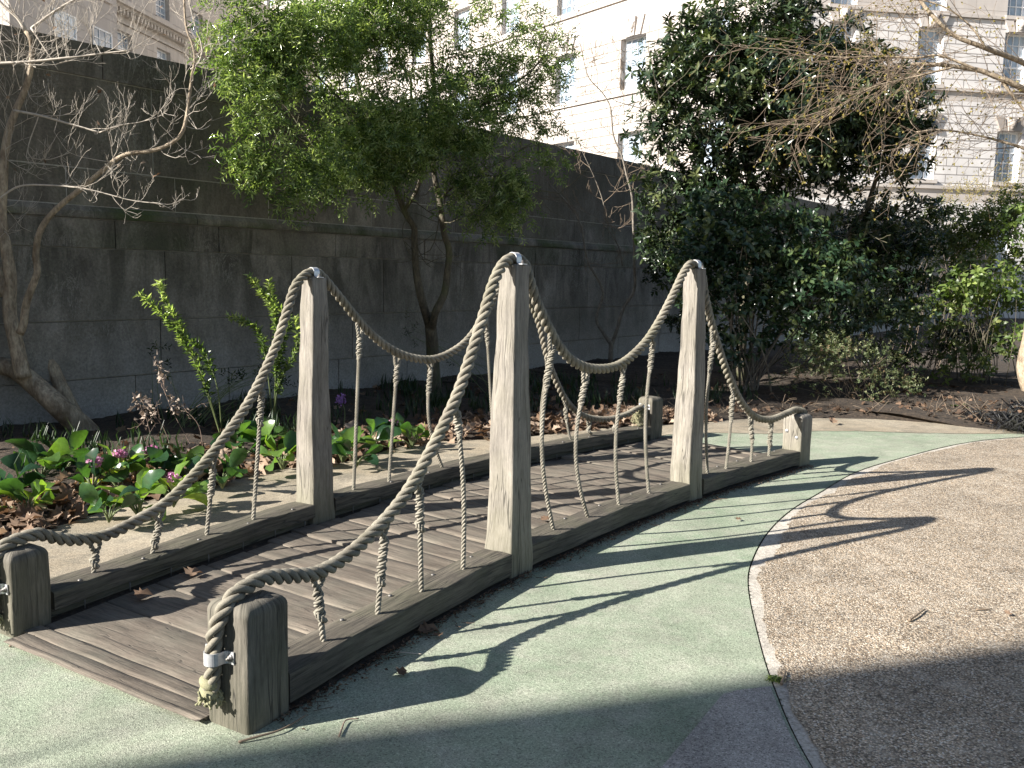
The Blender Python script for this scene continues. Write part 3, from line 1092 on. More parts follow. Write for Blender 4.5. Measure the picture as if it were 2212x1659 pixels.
M['ashlar'] = ashlar('portland_ashlar', (.45, .405, .37), (.40, .36, .33), (.17, .145, .125), 1, 1.3, .46, .02)
M['wing_ashlar'] = ashlar('brightened_wing_ashlar', (.66, .63, .61), (.60, .575, .56), (.25, .23, .22), 1, 1.05, .37, .018)  # wing stone made paler than the front to make up for grazing sun
M['smooth_stone'] = ashlar('smooth_stone', (.50, .455, .42), (.45, .41, .38), (.34, .30, .27), 1, 1.8, .74, .006)
M['tan_stone'] = ashlar('tan_stone', (.56, .51, .46), (.52, .47, .42), (.40, .35, .30), 1, 1.4, .7, .008, .6)
M['white_paint'] = plain('white_window_paint', (.78, .79, .80), .5)


def glass_mat():
    m, t, b = newmat('reflecting_window_glass')
    u = coords(t, 'pos')
    c = ramp(t, noise(t, u, .8, 3), [(.35, (.16, .21, .27)), (.65, (.48, .56, .64))])
    t.links.new(c, b.inputs['Base Color'])
    b.inputs['Roughness'].default_value = .08
    b.inputs['Specular IOR Level'].default_value = .9
    return m


M['glass'] = glass_mat()


def quad(mb, pts, att):
    mb.add(np.array(pts), np.arange(4), np.array(att))


def facade(name, root, O, d, s0, s1, z0, z1, wins, depth, mat, flip=1, bands=()):
    """wall with real openings; outward normal n = flip * (d.y, -d.x)"""
    d = np.array([*d, 0.])/np.hypot(*d); n = flip*np.array([d[1], -d[0], 0]); uz = np.array([0, 0, 1.])
    O = np.array([*O, 0.])
    ss = sorted({s0, s1, *[w[0] for w in wins], *[w[0]+w[2] for w in wins]})
    zs = sorted({z0, z1, *[w[1] for w in wins], *[w[1]+w[3] for w in wins], *[b_ for q in bands for b_ in q]})
    P = lambda s, z, o=0.: O+d*s+uz*z+n*o
    mb, mb2 = MB(), MB()
    mbs = {q: MB() for q in bands}
    for a, b in zip(ss, ss[1:]):
        for c, e in zip(zs, zs[1:]):
            ms, mz = (a+b)/2, (c+e)/2
            if any(w[0] < ms < w[0]+w[2] and w[1] < mz < w[1]+w[3] for w in wins): continue
            tgt = next((mbs[q] for q in bands if q[0] < mz < q[1]), mb)
            quad(tgt, [P(a, c), P(b, c), P(b, e), P(a, e)], [(a, c, 0), (b, c, 0), (b, e, 0), (a, e, 0)])
    for (s, z, w_, h) in wins:
        D = -depth
        for q in ([(s, z), (s+w_, z)], [(s+w_, z), (s+w_, z+h)], [(s+w_, z+h), (s, z+h)], [(s, z+h), (s, z)]):
            (a, c), (b, e) = q
            quad(mb, [P(a, c), P(b, e), P(b, e, D), P(a, c, D)], [(a, c, 0), (b, e, 0), (b, e+.3, 0), (a+.3, c, 0)])
    o = mb.build('wall', mat, root, False)
    for q in mbs.values(): q.build('wall_band', M['smooth_stone'], root, False)
    return P, d, n


WIN_CACHE = {}


def window(root, P, d, n, s, z, w_, h, depth, nx=4, ny=5, sill=True):
    key = (round(w_, 2), round(h, 2), nx, ny, tuple(np.round(d, 3)))
    loc = P(s, z, -depth+.04)
    X = Matrix.Identity(4)
    if key not in WIN_CACHE:
        uz = np.array([0, 0, 1.])
        g = MB()
        Q = lambda a, c, o=0.: d*a+uz*c+n*o
        quad(g, [Q(0, 0), Q(w_, 0), Q(w_, h), Q(0, h)], [(0, 0, 0)]*4)
        pane = g.build('window', M['glass'], root, False)
        f = MB()
        def bar(a0, a1, c0, c1, o0=.0, o1=.05):
            box6(f, np.zeros(3), d, n, uz, a0, a1, o0, o1, c0, c1)
        bar(0, .07, 0, h); bar(w_-.07, w_, 0, h); bar(.07, w_-.07, 0, .08); bar(.07, w_-.07, h-.07, h)
        for i in range(1, nx): bar(w_*i/nx-.018, w_*i/nx+.018, .08, h-.07, .003, .04)
        for j in range(1, ny):
            hh = .035 if j == ny//2 else .018
            bar(.07, w_-.07, h*j/ny-hh, h*j/ny+hh, .005, .045)
        fr = f.build('frame', M['white_paint'], pane, False)
        if sill:
            q = MB()
            box6(q, np.zeros(3), d, n, uz, -.12, w_+.12, -.05, depth+.08, -.16, -.004)
            sl_ = q.build('sill', M['smooth_stone'], pane, False)
        WIN_CACHE[key] = pane
        pane.location = loc
        return pane
    src = WIN_CACHE[key]
    c = src.copy(); COL.objects.link(c); c.parent = root; c.location = loc
    for ch in src.children:
        k = ch.copy(); COL.objects.link(k); k.parent = c
    return c


def keystone(root, P, d, n, s, z, w_, h):
    """splayed keystone with a carved head"""
    uz = np.array([0, 0, 1.])
    mb = MB()
    for k in (-1.35, 0, 1.35):
        c0, c1 = s+k*.42*.62, s+k*.42
        V = []
        for o in (.0, .09 if k else .16):
            V += [P(c0-.16, z, o), P(c0+.16, z, o), P(c1+.21, z+h, o), P(c1-.21, z+h, o)]
        V = np.array(V)
        for f in ((4, 5, 6, 7), (0, 1, 5, 4), (1, 2, 6, 5), (2, 3, 7, 6), (3, 0, 4, 7)):
            mb.add(V[list(f)], np.arange(4), (0, z, 0))
    # head: lumpy ellipsoids
    for (a, c, r, q) in ((0, .5, .17, 1.25), (-.1, .68, .09, 1), (.1, .68, .09, 1), (0, .28, .11, 1.1), (0, .46, .06, 1)):
        th = np.linspace(0, 2*PI, 9)[:-1]; ph = np.linspace(-PI/2, PI/2, 6)
        V = [P(s+a+r*math.cos(p)*math.cos(t_), z+h*c+r*q*math.sin(p), .16+r*.9*math.cos(p)*math.sin(t_)+(.1 if r < .07 else 0)) for p in ph for t_ in th]
        F = [[i*8+j, i*8+(j+1) % 8, (i+1)*8+(j+1) % 8, (i+1)*8+j] for i in range(5) for j in range(8)]
        mb.add(V, np.array(F), (0, z, 0))
    return mb.build('keystone', M['smooth_stone'], root, True)


office = empty('office_building', (3.8, 38, 0))
tag(office, 'large pale cream stone office building with small paned windows beyond the wall', 'building')
OFF = np.array([3.8, 38, 0.])


def hang_on(root, before):
    """parts were built in world space: shift them under the moved root"""
    for o in SC.objects:
        if o not in before and o.parent == root: o.location = Vector(o.location)-root.location


before = set(SC.objects)
# sun-facing front
K1 = 1.25
kz = lambda z: 1.5+(z-1.5)*K1
O1, D1 = (3.8*K1, 38.*K1), (.598, -.80)
w1 = []
for i in range(-9, 3):
    s = -3.62+4.15*i
    for z, h in ((12.7, 2.0), (8.98, 2.0), (5.3, 2.0), (16.4, 2.0), (1.5, 2.0), (20.1, 2.0)):
        if s+1.4 < 8.3: w1.append((round(s*K1, 2), kz(z), 1.4*K1, h*K1))
bands1 = tuple((kz(a), kz(b)) for a, b in ((11.25, 12.52), (8.45, 8.8), (4.75, 5.1), (15.9, 16.2), (19.6, 20)))
P1, d1, n1 = facade('front', office, O1, D1, -52, 10.6, -1, 33, w1, .38, M['ashlar'], 1, bands1)
if n1[1] > 0: pass
for (s, z, a, h) in w1:
    window(office, P1, d1, n1, s, z, a, h, .38)
    if abs(z-kz(8.98)) < .01 and s > -20: keystone(office, P1, d1, n1, s+.87, z+h+.02, .4, .9)
mb = MB()
for z in (12.5, 8.78, 5.08, 16.18): box6(mb, np.array([*O1, 0.]), d1, n1, np.array([0, 0, 1.]), -52, 10.6, .0, .11, kz(z)-.02, kz(z)+.12)
mb.build('sill_course', M['smooth_stone'], office, False)
# return wall + frontal wing
O3, D3 = (15.3, 40.), (.99, .14)
w3 = []
for i in range(0, 6):
    s = -2.17+4.08*i
    for z, h in ((10.1, 2.35), (6.05, 2.2), (13.15, 2.4), (2.1, 2.2), (17.2, 2.2)):
        w3.append((round(s, 2), z, 1.2, h))
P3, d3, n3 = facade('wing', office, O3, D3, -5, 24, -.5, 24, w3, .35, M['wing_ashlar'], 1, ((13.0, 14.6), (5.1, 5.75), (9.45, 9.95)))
for (s, z, a, h) in w3:
    window(office, P3, d3, n3, s, z, a, h, .35)
    if z in (10.1, 6.05) and -7 < s: keystone(office, P3, d3, n3, s+.6, z+h+.02, .4, .6)
mb = MB()
for z in (9.9, 5.7, 13.0): box6(mb, np.array([*O3, 0.]), d3, n3, np.array([0, 0, 1.]), -5, 24, .0, .1, z-.04, z+.1)
mb.build('sill_course', M['smooth_stone'], office, False)
# roofs / backing mass
mb = MB()
box6(mb, np.array([*O1, 0.]), d1, -n1, np.array([0, 0, 1.]), -52.02, 10.62, .9, 3.5, -1, 33.02)
box6(mb, np.array([*O3, 0.]), d3, -n3, np.array([0, 0, 1.]), -5, 24.02, .9, 14, -1, 24.02)
mb.build('building_mass', M['tan_stone'], office, False)
hang_on(office, before)

left_b = empty('cornice_building', (-21.5, 50, 0))
tag(left_b, 'shaded tan stone building with a projecting dentil cornice beyond the left end of the wall', 'building')
before = set(SC.objects)
OL, DL = (-21.5, 50.), (.149, .989)
wl = []
for i in range(-2, 8):
    s = -.2+4.05*i
    wl += [(round(s, 2), 12.7, 1.5, 1.65), (round(s, 2), 16.1, 1.5, 1.5), (round(s, 2), 8.6, 1.5, 2.0), (round(s, 2), 4.6, 1.5, 2.0)]
wl = [w for w in wl if w[0] > -1.5]
wl += [(-7.1, 11.4, 2.2, 2.1), (-7.1, 15.0, 2.2, 2.1), (-7.1, 7.5, 2.2, 2.1), (-4.0, 11.4, 1.2, 2.1)]
PL, dl_, nl = facade('front', left_b, OL, DL, -10, 26, -.5, 21, wl, .35, M['tan_stone'], 1)
for (s, z, a, h) in wl: window(left_b, PL, dl_, nl, s, z, a, h, .35, 3 if a < 2 else 4, 4, sill=True)
mb = MB()
uz = np.array([0, 0, 1.])
oL = np.array([*OL, 0.])
for a, b, z0, z1 in ((0, .45, 15.35, 15.5), (0, .3, 15.1, 15.35), (0, .7, 15.5, 15.72), (0, .12, 14.7, 14.8)):
    box6(mb, oL, dl_, nl, uz, -1.9, 26, a, b, z0, z1)
s = -1.8
while s < 26:
    box6(mb, oL, dl_, nl, uz, s, s+.16, .29, .42, 15.12, 15.34)
    s += .34
mb.build('cornice', M['tan_stone'], left_b, False)
mb = MB()
box6(mb, oL, dl_, nl, uz, -10, -2.0, .0, 1.2, -.5, 22)
mb.build('bay', M['smooth_stone'], left_b, False)
# shorten: bay windows sit proud
for (s, z) in ((-7.1, 11.4), (-7.1, 15.0), (-4.2, 11.4), (-4.2, 15.)):
    window(left_b, lambda a, c, o=0.: PL(a, c, o+1.2), dl_, nl, s, z, 1.6, 2.0, .0, 3, 4, sill=True)
mb = MB()
box6(mb, oL, dl_, -nl, uz, -10, 26, .9, 12, -1, 21.02)
mb.build('building_mass', M['tan_stone'], left_b, False)
hang_on(left_b, before)
left_b.scale = (.7, .7, .7)
left_b.location = (-15.05, 35, .3)

# unseen block added at back left, its roof edge shaped to shade the gravel
blk = empty('shadow_block', (-16.1, -4.2, 0))
tag(blk, 'unseen flat roofed block added outside the picture to shade the gravel', 'building')
before = set(SC.objects)
ra = math.radians(17.5)
OB, DB = np.array([-16.1, -4.2, 0.]), np.array([math.cos(ra), math.sin(ra), 0])
NBk = np.array([math.sin(ra), -math.cos(ra), 0])
mb = MB()
box6(mb, OB, DB, NBk, uz, -1.3, 9.5, 0, 9, 0, 9.45)
mb.build('wall', M['tan_stone'], blk, False)
mb = MB()
box6(mb, OB, DB, NBk, uz, -1.3, 9.5, -.0, 9, 9.452, 9.6)
mb.build('parapet', M['smooth_stone'], blk, False)
for s in (-.6, 1.8, 4.2, 6.6):
    for z in (1.2, 4.2, 7.0):
        window(blk, lambda a, c, o=0.: OB+DB*a+uz*c-NBk*o, DB, -NBk, s, z, 1.1, 1.7, 0., 3, 4)
hang_on(blk, before)


# ------------------------------------------------------------------ vegetation
def unit(v):
    return v/(np.linalg.norm(v, axis=-1, keepdims=True)+1e-12)


def leaves(mb, P, D, Nn, L, W, kind='fine', rnd=None, curl=.25, fold=.15):
    n = len(P)
    D = unit(D); S = unit(np.cross(D, Nn)); U = np.cross(S, D)
    L = np.broadcast_to(L, (n,))[:, None]; W = np.broadcast_to(W, (n,))[:, None]
    if rnd is None: rnd = rng.random(n)
    if kind == 'fine':
        T = [(0, 0, 0), (.45, .5, fold), (1, 0, -curl*.4), (.45, -.5, fold)]
        F = [(0, 2, 1), (0, 3, 2)]
    elif kind == 'broad':
        T = [(0, 0, 0), (.33, 0, .02), (.68, 0, -.02), (1, 0, -curl), (.30, .42, fold*.5), (.66, .46, fold*.4-.03), (.30, -.42, fold*.5), (.66, -.46, fold*.4-.03)]
        F = [(0, 1, 4), (1, 2, 5, 4), (2, 3, 5), (0, 6, 1), (1, 6, 7, 2), (2, 7, 3)]
    elif kind == 'round':
        T = [(0, 0, 0), (.22, 0, .0), (.5, 0, -.01), (.78, 0, -.06), (1, 0, -curl*.9),
             (.2, .2, .08), (.48, .46, .12), (.78, .46, .02), (.95, .22, -curl*.7), (.2, -.2, .08), (.48, -.46, .10), (.78, -.46, .0), (.95, -.22, -curl*.7)]
        F = [(0, 1, 5), (1, 2, 6, 5), (2, 3, 7, 6), (3, 4, 8, 7), (0, 9, 1), (1, 9, 10, 2), (2, 10, 11, 3), (3, 11, 12, 4)]
    elif kind == 'maple':
        T = [(0, 0, 0), (.12, .3, .02), (.05, .55, .1), (.3, .42, .02), (.42, .62, .12), (.5, .3, .0), (.72, .32, .05), (1, 0, -curl*.3), (.72, -.32, .07), (.5, -.3, 0), (.42, -.62, .1), (.3, -.42, .02), (.05, -.55, .1), (.12, -.3, .02), (.35, 0, -.03)]
        F = [(14, (i+1) % 14, i) for i in range(14)]
    T = np.array(T)
    V = P[:, None]+D[:, None]*(T[:, 0][None, :, None]*L[:, :, None])+S[:, None]*(T[:, 1][None, :, None]*W[:, :, None])+U[:, None]*(T[:, 2][None, :, None]*L[:, :, None])
    if kind in ('maple', 'round'): V += rng.normal(0, .03 if kind == 'maple' else .012, V.shape)*L[:, :, None]
    k = len(T)
    A = np.zeros((n, k, 3)); A[:, :, 0] = T[:, 1]; A[:, :, 1] = T[:, 0]; A[:, :, 2] = rnd[:, None]
    tri = [f for f in F if len(f) == 3]; qd = [f for f in F if len(f) == 4]
    base = (np.arange(n)*k)[:, None, None]
    fs = []
    if tri: fs.append((np.array(tri)[None]+base).reshape(-1, 3))
    if qd: fs.append((np.array(qd)[None]+base).reshape(-1, 4))
    mb.add(V.reshape(-1, 3), fs, A.reshape(-1, 3))


def rdir(n, bias=(0, 0, 0), s=1.):
    return unit(rng.normal(0, s, (n, 3))+np.array(bias))


_nz = rng.normal(0, 1, (9, 3)); _np = rng.uniform(0, 6, 9)
def fnoise(P, f=1.):
    return sum(np.sin((P*f)@(_nz[i]*(1+i*.35))+_np[i])/(1+i*.25) for i in range(9))/3.2


def blob_points(blobs, dens, f=2.2, thr=-.25):
    out, nr = [], []
    for (px, py, dp, rx, ry, *rd) in blobs:
        c = at(px, py, dp)
        a, b = rx/FPX*dp, ry/FPX*dp
        dz = rd[0] if rd else (a+b)*.45
        n = int(dens*a*b*dz*4.2)
        q = rdir(n)*(rng.random((n, 1))**.45)
        p = c+q*np.array([a, dz, b])
        k = (fnoise(p, f)+rng.normal(0, .12, n)) > thr
        out.append(p[k]); nr.append(q[k])
    return np.vstack(out), np.vstack(nr)


def sprigs(mb, P, out, n_leaf, Ls, leafL, leafW, kind='fine', droop=0., up=.35, rosette=False, outw=.9, jit=.8, twigmb=None, twr=.0015, rnd0=None, fold=.15, curl=.25):
    m = len(P)
    D = unit(out*outw+rng.normal(0, jit, (m, 3))*.7+np.array([0, 0, up-droop]))
    shade = rng.random(m)**1.3*.7 if rnd0 is None else rnd0
    PP, DD, NN, RR_ = [], [], [], []
    for j in range(n_leaf):
        t = (j+1)/n_leaf
        a = j*2.4+rng.random(m)*.8
        e1 = unit(np.cross(D, np.array([.3, .5, .81]))); e2 = np.cross(D, e1)
        rad = e1*np.cos(a)[:, None]+e2*np.sin(a)[:, None]
        base = P+D*(Ls*t)[:, None] if hasattr(Ls, '__len__') else P+D*(Ls*t)
        base = base+np.array([0, 0, -1.])*(droop*Ls*t*t*.5)
        k = .35 if rosette else .75
        PP.append(base); DD.append(unit(D*k+rad+rng.normal(0, .18, (m, 3)))); NN.append(unit(D+np.array([0, 0, .5])+rng.normal(0, .3, (m, 3))))
        RR_.append(np.clip(shade+rng.random(m)*.35+(.12*t), 0, 1))
    sz = rng.uniform(.7, 1.2, m*n_leaf)
    leaves(mb, np.vstack(PP), np.vstack(DD), np.vstack(NN), leafL*sz, leafW*sz, kind, np.concatenate(RR_), fold=fold, curl=curl)
    if twigmb is not None:
        e = P+D*Ls
        for a, b in zip(P, e): tube(twigmb, [a, (a+b)/2, b], [twr, twr, twr*.6], 3, cap=False)


def limb(mb, pts, r0, r1, step=.05, sides=8, wob=0.):
    P, s = resample(smooth_path(pts, step), step)
    if wob: P = P+np.array([np.sin(s*9+i*2)*wob for i in range(3)]).T
    tube(mb, P, r0+(r1-r0)*(s/s[-1])**.8, sides)
    return P


def px(pts, d):
    return [at(p[0], p[1], (p[2] if len(p) > 2 else d)) for p in pts]


def grow(mb, p, d, L, r, lev, up=.25, fork=3, sides=5, bend=.5, tips=None, rmin=.0012):
    n = 5
    P = [p]
    d = d/np.linalg.norm(d)
    for i in range(n):
        d = d+rng.normal(0, .16*bend*2, 3)+np.array([0, 0, up*.28])
        d /= np.linalg.norm(d)
        P.append(P[-1]+d*L/n)
    P = np.array(P)
    tube(mb, P, np.linspace(r, max(rmin, r*.55), n+1), sides if lev > 0 else 4, cap=False)
    if lev <= 0:
        if tips is not None: tips.append((P[-1], d))
        return
    for k in range(fork):
        i = rng.integers(2, n+1)
        side = rng.normal(0, 1, 3); side -= d*(side@d); side /= np.linalg.norm(side)
        nd = d*.7+side*rng.uniform(.5, 1.)+np.array([0, 0, up*.5])
        grow(mb, P[i], nd, L*rng.uniform(.5, .8), max(rmin, r*.58), lev-1, up, max(2, fork-(rng.random() < .3)), sides, bend, tips, rmin)


def along(P, n, a=.2, b=1.):
    idx = (np.linspace(a, b, n)*(len(P)-1)+rng.uniform(-2, 2, n)).clip(1, len(P)-2).astype(int)
    return idx


def bud_leaves(mb, tips, L, W, n=2):
    if not tips: return
    P = np.repeat(np.array([t[0] for t in tips]), n, 0); D = np.repeat(np.array([t[1] for t in tips]), n, 0)
    D = unit(D+rng.normal(0, .6, D.shape))
    leaves(mb, P, D, rdir(len(P), (0, 0, 1)), L, W, 'fine')


# ---- left bare tree
t0 = at(190, 945, 7.75); t0[2] = 0
tree = empty('bare_tree', t0)
tag(tree, 'pale leafless tree with upcurved twigs leaning in at the left edge', 'tree')
before = set(SC.objects)
mb = MB()
limb(mb, [t0+np.array([.06, .03, -.05])]+px([(176, 922, 7.72), (134, 885), (84, 839), (34, 800), (-20, 785), (-90, 760)], 7.6), .108, .068, .03, 12, .004)
stem = limb(mb, px([(50, 815), (44, 790), (34, 738), (21, 671), (22, 600), (14, 540), (3, 470), (7, 386), (15, 302), (32, 242), (57, 188), (69, 134), (67, 87), (55, 67)], 7.5), .066, .018, .04, 10, .003)
s_a = limb(mb, px([(14, 640), (2, 600), (-14, 560), (-40, 480), (-70, 380)], 7.55), .05, .03, .04, 8)
s_b = limb(mb, px([(42, 720), (50, 700), (57, 654), (81, 590), (77, 553), (84, 504), (111, 464), (168, 413), (218, 370), (269, 336), (336, 323), (386, 296), (403, 255), (412, 188), (415, 158), (420, 134), (417, 101), (403, 60), (397, -20)], 7.4), .033, .008, .035, 8, .003)
rear = limb(mb, [t0+np.array([.06, .06, -.05])]+px([(172, 910), (141, 855), (104, 778), (62, 731), (0, 708), (-60, 690)], 7.95), .07, .048, .04, 9)
mb.build('trunk', M['bark_pale'], tree)
mb = MB()
tips = []
br = []
br.append(limb(mb, px([(-20, 138), (67, 133), (134, 126), (202, 118), (286, 108)], 7.2), .014, .006, .04, 6))
br.append(limb(mb, px([(30, 239), (84, 249), (141, 265), (215, 286)], 7.4), .012, .007, .04, 6))
br.append(limb(mb, px([(-5, 432), (40, 403), (101, 400), (185, 408), (286, 433), (353, 440)], 7.2), .009, .004, .04, 6))
br.append(limb(mb, px([(67, 60), (100, 110), (125, 150)], 7.3), .008, .004, .04, 6))
br.append(limb(mb, px([(55, 67), (40, 40), (5, 10), (-20, -20)], 7.5), .018, .010, .04, 6))
br.append(limb(mb, px([(67, 62), (110, 30), (150, 5), (200, -20)], 7.4), .012, .006, .04, 6))
br.append(limb(mb, px([(215, 286), (262, 270), (310, 262), (345, 240), (372, 200)], 7.3), .006, .003, .04, 5))
br.append(limb(mb, px([(412, 150), (430, 135), (436, 100), (420, 50), (405, -10)], 7.4), .009, .005, .04, 5))
br.append(limb(mb, px([(84, 249), (60, 330), (100, 345), (150, 330)], 7.5), .005, .003, .04, 5))
for B_, n, L, a in ((br[0], 11, .3, .1), (br[1], 5, .26, .2), (br[2], 12, .2, .35), (br[3], 4, .24, .2), (br[4], 13, .36, .1), (br[5], 17, .36, .05), (br[0], 8, .4, .1), (br[3], 5, .3, .1), (br[6], 7, .22, .0), (br[7], 6, .28, .1), (br[8], 4, .18, .3)):
    for i in along(B_, n, a, 1.):
        d = B_[min(i+1, len(B_)-1)]-B_[i-1]
        grow(mb, B_[i], unit(d)*.6+rng.normal(0, .55, 3)+np.array([0, 0, .3]), L*rng.uniform(.7, 1.3), .003, 2, .45, 3, 5, .6, tips, .0012)
for B_, n, L, a, b in ((stem, 15, .3, .45, .98), (s_b, 24, .28, .45, .99)):
    for i in along(B_, n, a, b):
        grow(mb, B_[i], rng.normal(0, .8, 3)+np.array([.35, 0, .25]), L*rng.uniform(.6, 1.4), .0034, 2, .45, 3, 5, .6, tips, .0012)
mb.build('twig', M['twig_pale'], tree)
for i in rng.choice(len(tips), 34, replace=False):
    mb = MB()
    bud_leaves(mb, [tips[i]], .045, .028, 1)
    mb.build('dead_leaf', M['leaf_dry'], tree)
hang_on(tree, before)

# ---- bare tree outside the picture, its branches dapple the near ground
t0 = np.array([-9.6, -1.5, 0.])
tree = empty('bare_tree', t0)
tag(tree, 'leafless tree standing outside the picture to the left on the open path', 'tree')
before = set(SC.objects)
mb = MB()
T_ = limb(mb, [t0, t0+[.1, 0, 1.5], t0+[0, .1, 3.0], t0+[.15, .2, 4.2]], .07, .025, .1, 8)
for i in along(T_, 7, .72, .98):
    grow(mb, T_[i], rng.normal(0, 1, 3)*[1, 1, .4]+[0, 0, .3], rng.uniform(.6, 1.1), .012, 2, .25, 3, 4, .4, None, .003)
mb.build('trunk', M['bark_grey'], tree)
hang_on(tree, before)

# ---- centre tree with narrow leaves
t0 = at(942, 858, 10.6); t0[2] = 0.0
tree = empty('evergreen_tree', t0)
tag(tree, 'twin stemmed evergreen tree with fine bright narrow leaves in front of the wall', 'tree')
before = set(SC.objects)
mb = MB()
dC = 10.2
limb(mb, [t0+np.array([0, 0, -.1])]+px([(936, 787, 10.5), (933, 740, 10.45), (930, 707, 10.4)], dC), .085, .07, .04, 10, .003)
L1 = limb(mb, px([(930, 720, 10.42), (926, 700, 10.4), (913, 653), (899, 586), (896, 519), (895, 490), (876, 460), (852, 400), (825, 312), (798, 255), (778, 200), (760, 110)], dC), .055, .018, .04, 8, .003)
L2 = limb(mb, px([(932, 715, 10.42), (940, 676), (960, 636), (966, 586), (970, 540), (960, 504), (950, 437), (938, 370), (936, 280), (938, 200), (930, 90), (925, -40)], dC), .05, .018, .04, 8, .003)
L3 = limb(mb, px([(873, 455, 10.2), (905, 400), (915, 320), (899, 255), (889, 215), (886, 168), (869, 144), (850, 60)], 10.), .025, .01, .04, 7, .003)
L4 = limb(mb, px([(936, 330, 10.2), (980, 270), (1030, 235), (1087, 198), (1138, 161), (1180, 120)], 9.9), .022, .007, .04, 7)
L5 = limb(mb, px([(852, 400, 10.2), (800, 350), (720, 330, 9.4), (640, 300, 9.), (580, 260, 8.7)], 9.7), .02, .006, .04, 7)
L6 = limb(mb, px([(825, 312, 10.2), (760, 240, 9.5), (680, 160, 9.1), (600, 90, 8.8)], 9.9), .018, .006, .04, 7)
L7 = limb(mb, px([(949, 430, 10.2), (1000, 390), (1060, 380), (1110, 390)], 9.9), .014, .005, .04, 7)
trunk_mb = mb
CB = [(520, 70, 9.6, 95, 80), (640, 60, 9.8, 120, 90), (800, 40, 10., 150, 100), (960, 60, 10.1, 130, 100), (1100, 60, 10.2, 90, 80), (1180, 120, 10.1, 60, 60),
      (560, 190, 9.5, 85, 80), (680, 200, 9.8, 130, 110), (840, 190, 10., 150, 110), (1000, 210, 10.1, 120, 90), (1120, 200, 10., 100, 70), (1050, 280, 10., 100, 60),
      (570, 310, 9.4, 70, 75), (670, 330, 9.7, 110, 70), (800, 320, 9.9, 120, 80), (930, 310, 10., 110, 70), (1060, 340, 9.9, 80, 55), (560, 380, 9.4, 40, 40), (640, 390, 9.5, 60, 45), (740, 390, 9.7, 70, 40),
      (830, 400, 9.7, 60, 60), (840, 440, 9.6, 30, 45), (1060, 420, 9.8, 75, 60), (1050, 480, 9.7, 50, 50), (1100, 390, 9.8, 50, 40), (1180, 350, 10.2, 50, 40), (620, 440, 9.5, 30, 25), (520, 330, 9.4, 40, 60), (530, 400, 9.4, 20, 30), (700, 440, 9.6, 30, 22), (780, 420, 9.6, 40, 30), (1160, 260, 10.1, 70, 60), (1200, 300, 10.2, 40, 50), (960, 430, 9.9, 40, 40), (450, 40, 9.6, 40, 50), (480, 140, 9.5, 40, 40), (1000, 330, 10., 80, 60), (1120, 460, 9.8, 36, 40), (1080, 530, 9.7, 22, 26), (690, 430, 9.6, 16, 20), (1000, 400, 9.9, 60, 40)]
CB = [(b[0], b[1], float(np.interp(b[0], [430, 620, 800, 950, 1200], [8.15, 8.6, 9.2, 9.6, 10.0]))+(b[2]-9.8)*.3, *b[3:]) for b in CB]
P, O_ = blob_points(CB, 2500, 3.6, -.02)
# thinner towards the right so the pale building shows through
pxs = P[:, 0]/P[:, 1]*FPX+1106
keep = rng.random(len(P)) < np.interp(pxs, [420, 800, 960, 1240], [.95, .9, .6, .42])
keep |= (P[:, 2] < 3.1) & (rng.random(len(P)) < .8)
P, O_ = P[keep], O_[keep]
mb, mt = MB(), trunk_mb
sprigs(mb, P, O_, 9, .12, .066, .0145, 'fine', droop=.35, up=.35, fold=.1)
print('centre tree leaves', len(P)*9)
# hanging twigs at the lower edge
for p, o in zip(P[::30], O_[::30]):
    tube(mt, [p-o*.15, p, p+np.array([rng.normal(0, .04), rng.normal(0, .04), -.08])], [.003, .002, .001], 3, cap=False)
mb.build('crown', M['leaf_fine'], tree)
for B_, n in ((L1, 16), (L2, 22), (L3, 14), (L4, 14), (L5, 12), (L6, 10), (L7, 8)):
    for i in along(B_, n, .35, .99):
        grow(mt, B_[i], rng.normal(0, 1, 3)+np.array([0, 0, .3]), rng.uniform(.35, .8), .007, 1, .3, 3, 4, .5)
mt.build('trunk', M['bark_dark'], tree)
hang_on(tree, before)

# ---- slender bare sapling
t0 = at(1319, 800, 14.0); t0[2] = .0
tree = empty('bare_sapling', t0)
tag(tree, 'slender leafless forked sapling against the wall between the two evergreens', 'tree')
before = set(SC.objects)
mb = MB(); tips = []
d_ = 13.6
limb(mb, [t0-np.array([0, 0, .1])]+px([(1319, 781), (1321, 737)], d_), .045, .036, .04, 7)
a = limb(mb, px([(1321, 745), (1299, 713), (1289, 687), (1302, 629), (1272, 569), (1262, 530), (1256, 487), (1235, 450), (1190, 400)], d_), .03, .008, .05, 6, .004)
b_ = limb(mb, px([(1321, 745), (1349, 663), (1370, 623), (1370, 552), (1366, 437), (1356, 386), (1343, 336), (1326, 296), (1319, 235), (1302, 202), (1269, 161), (1252, 87)], d_), .032, .006, .05, 6, .004)
c_ = limb(mb, px([(1345, 575), (1335, 530), (1299, 480), (1255, 454), (1188, 430)], d_), .012, .004, .05, 5)
e_ = limb(mb, px([(1302, 511), (1306, 454), (1289, 396), (1259, 329), (1240, 280)], d_), .010, .004, .05, 5)
mb.build('trunk', M['bark_grey'], tree)
mb = MB()
for B_, n, s_, L in ((a, 7, .5, .4), (b_, 22, .45, .5), (c_, 6, .2, .35), (e_, 7, .3, .4)):
    for i in along(B_, n, s_, .99):
        grow(mb, B_[i], rng.normal(0, .8, 3)+np.array([0, 0, .4]), L*rng.uniform(.6, 1.3), .0045, 2, .35, 3, 4, .5, tips, .002)
mb.build('twig', M['twig_brown'], tree)
hang_on(tree, before)

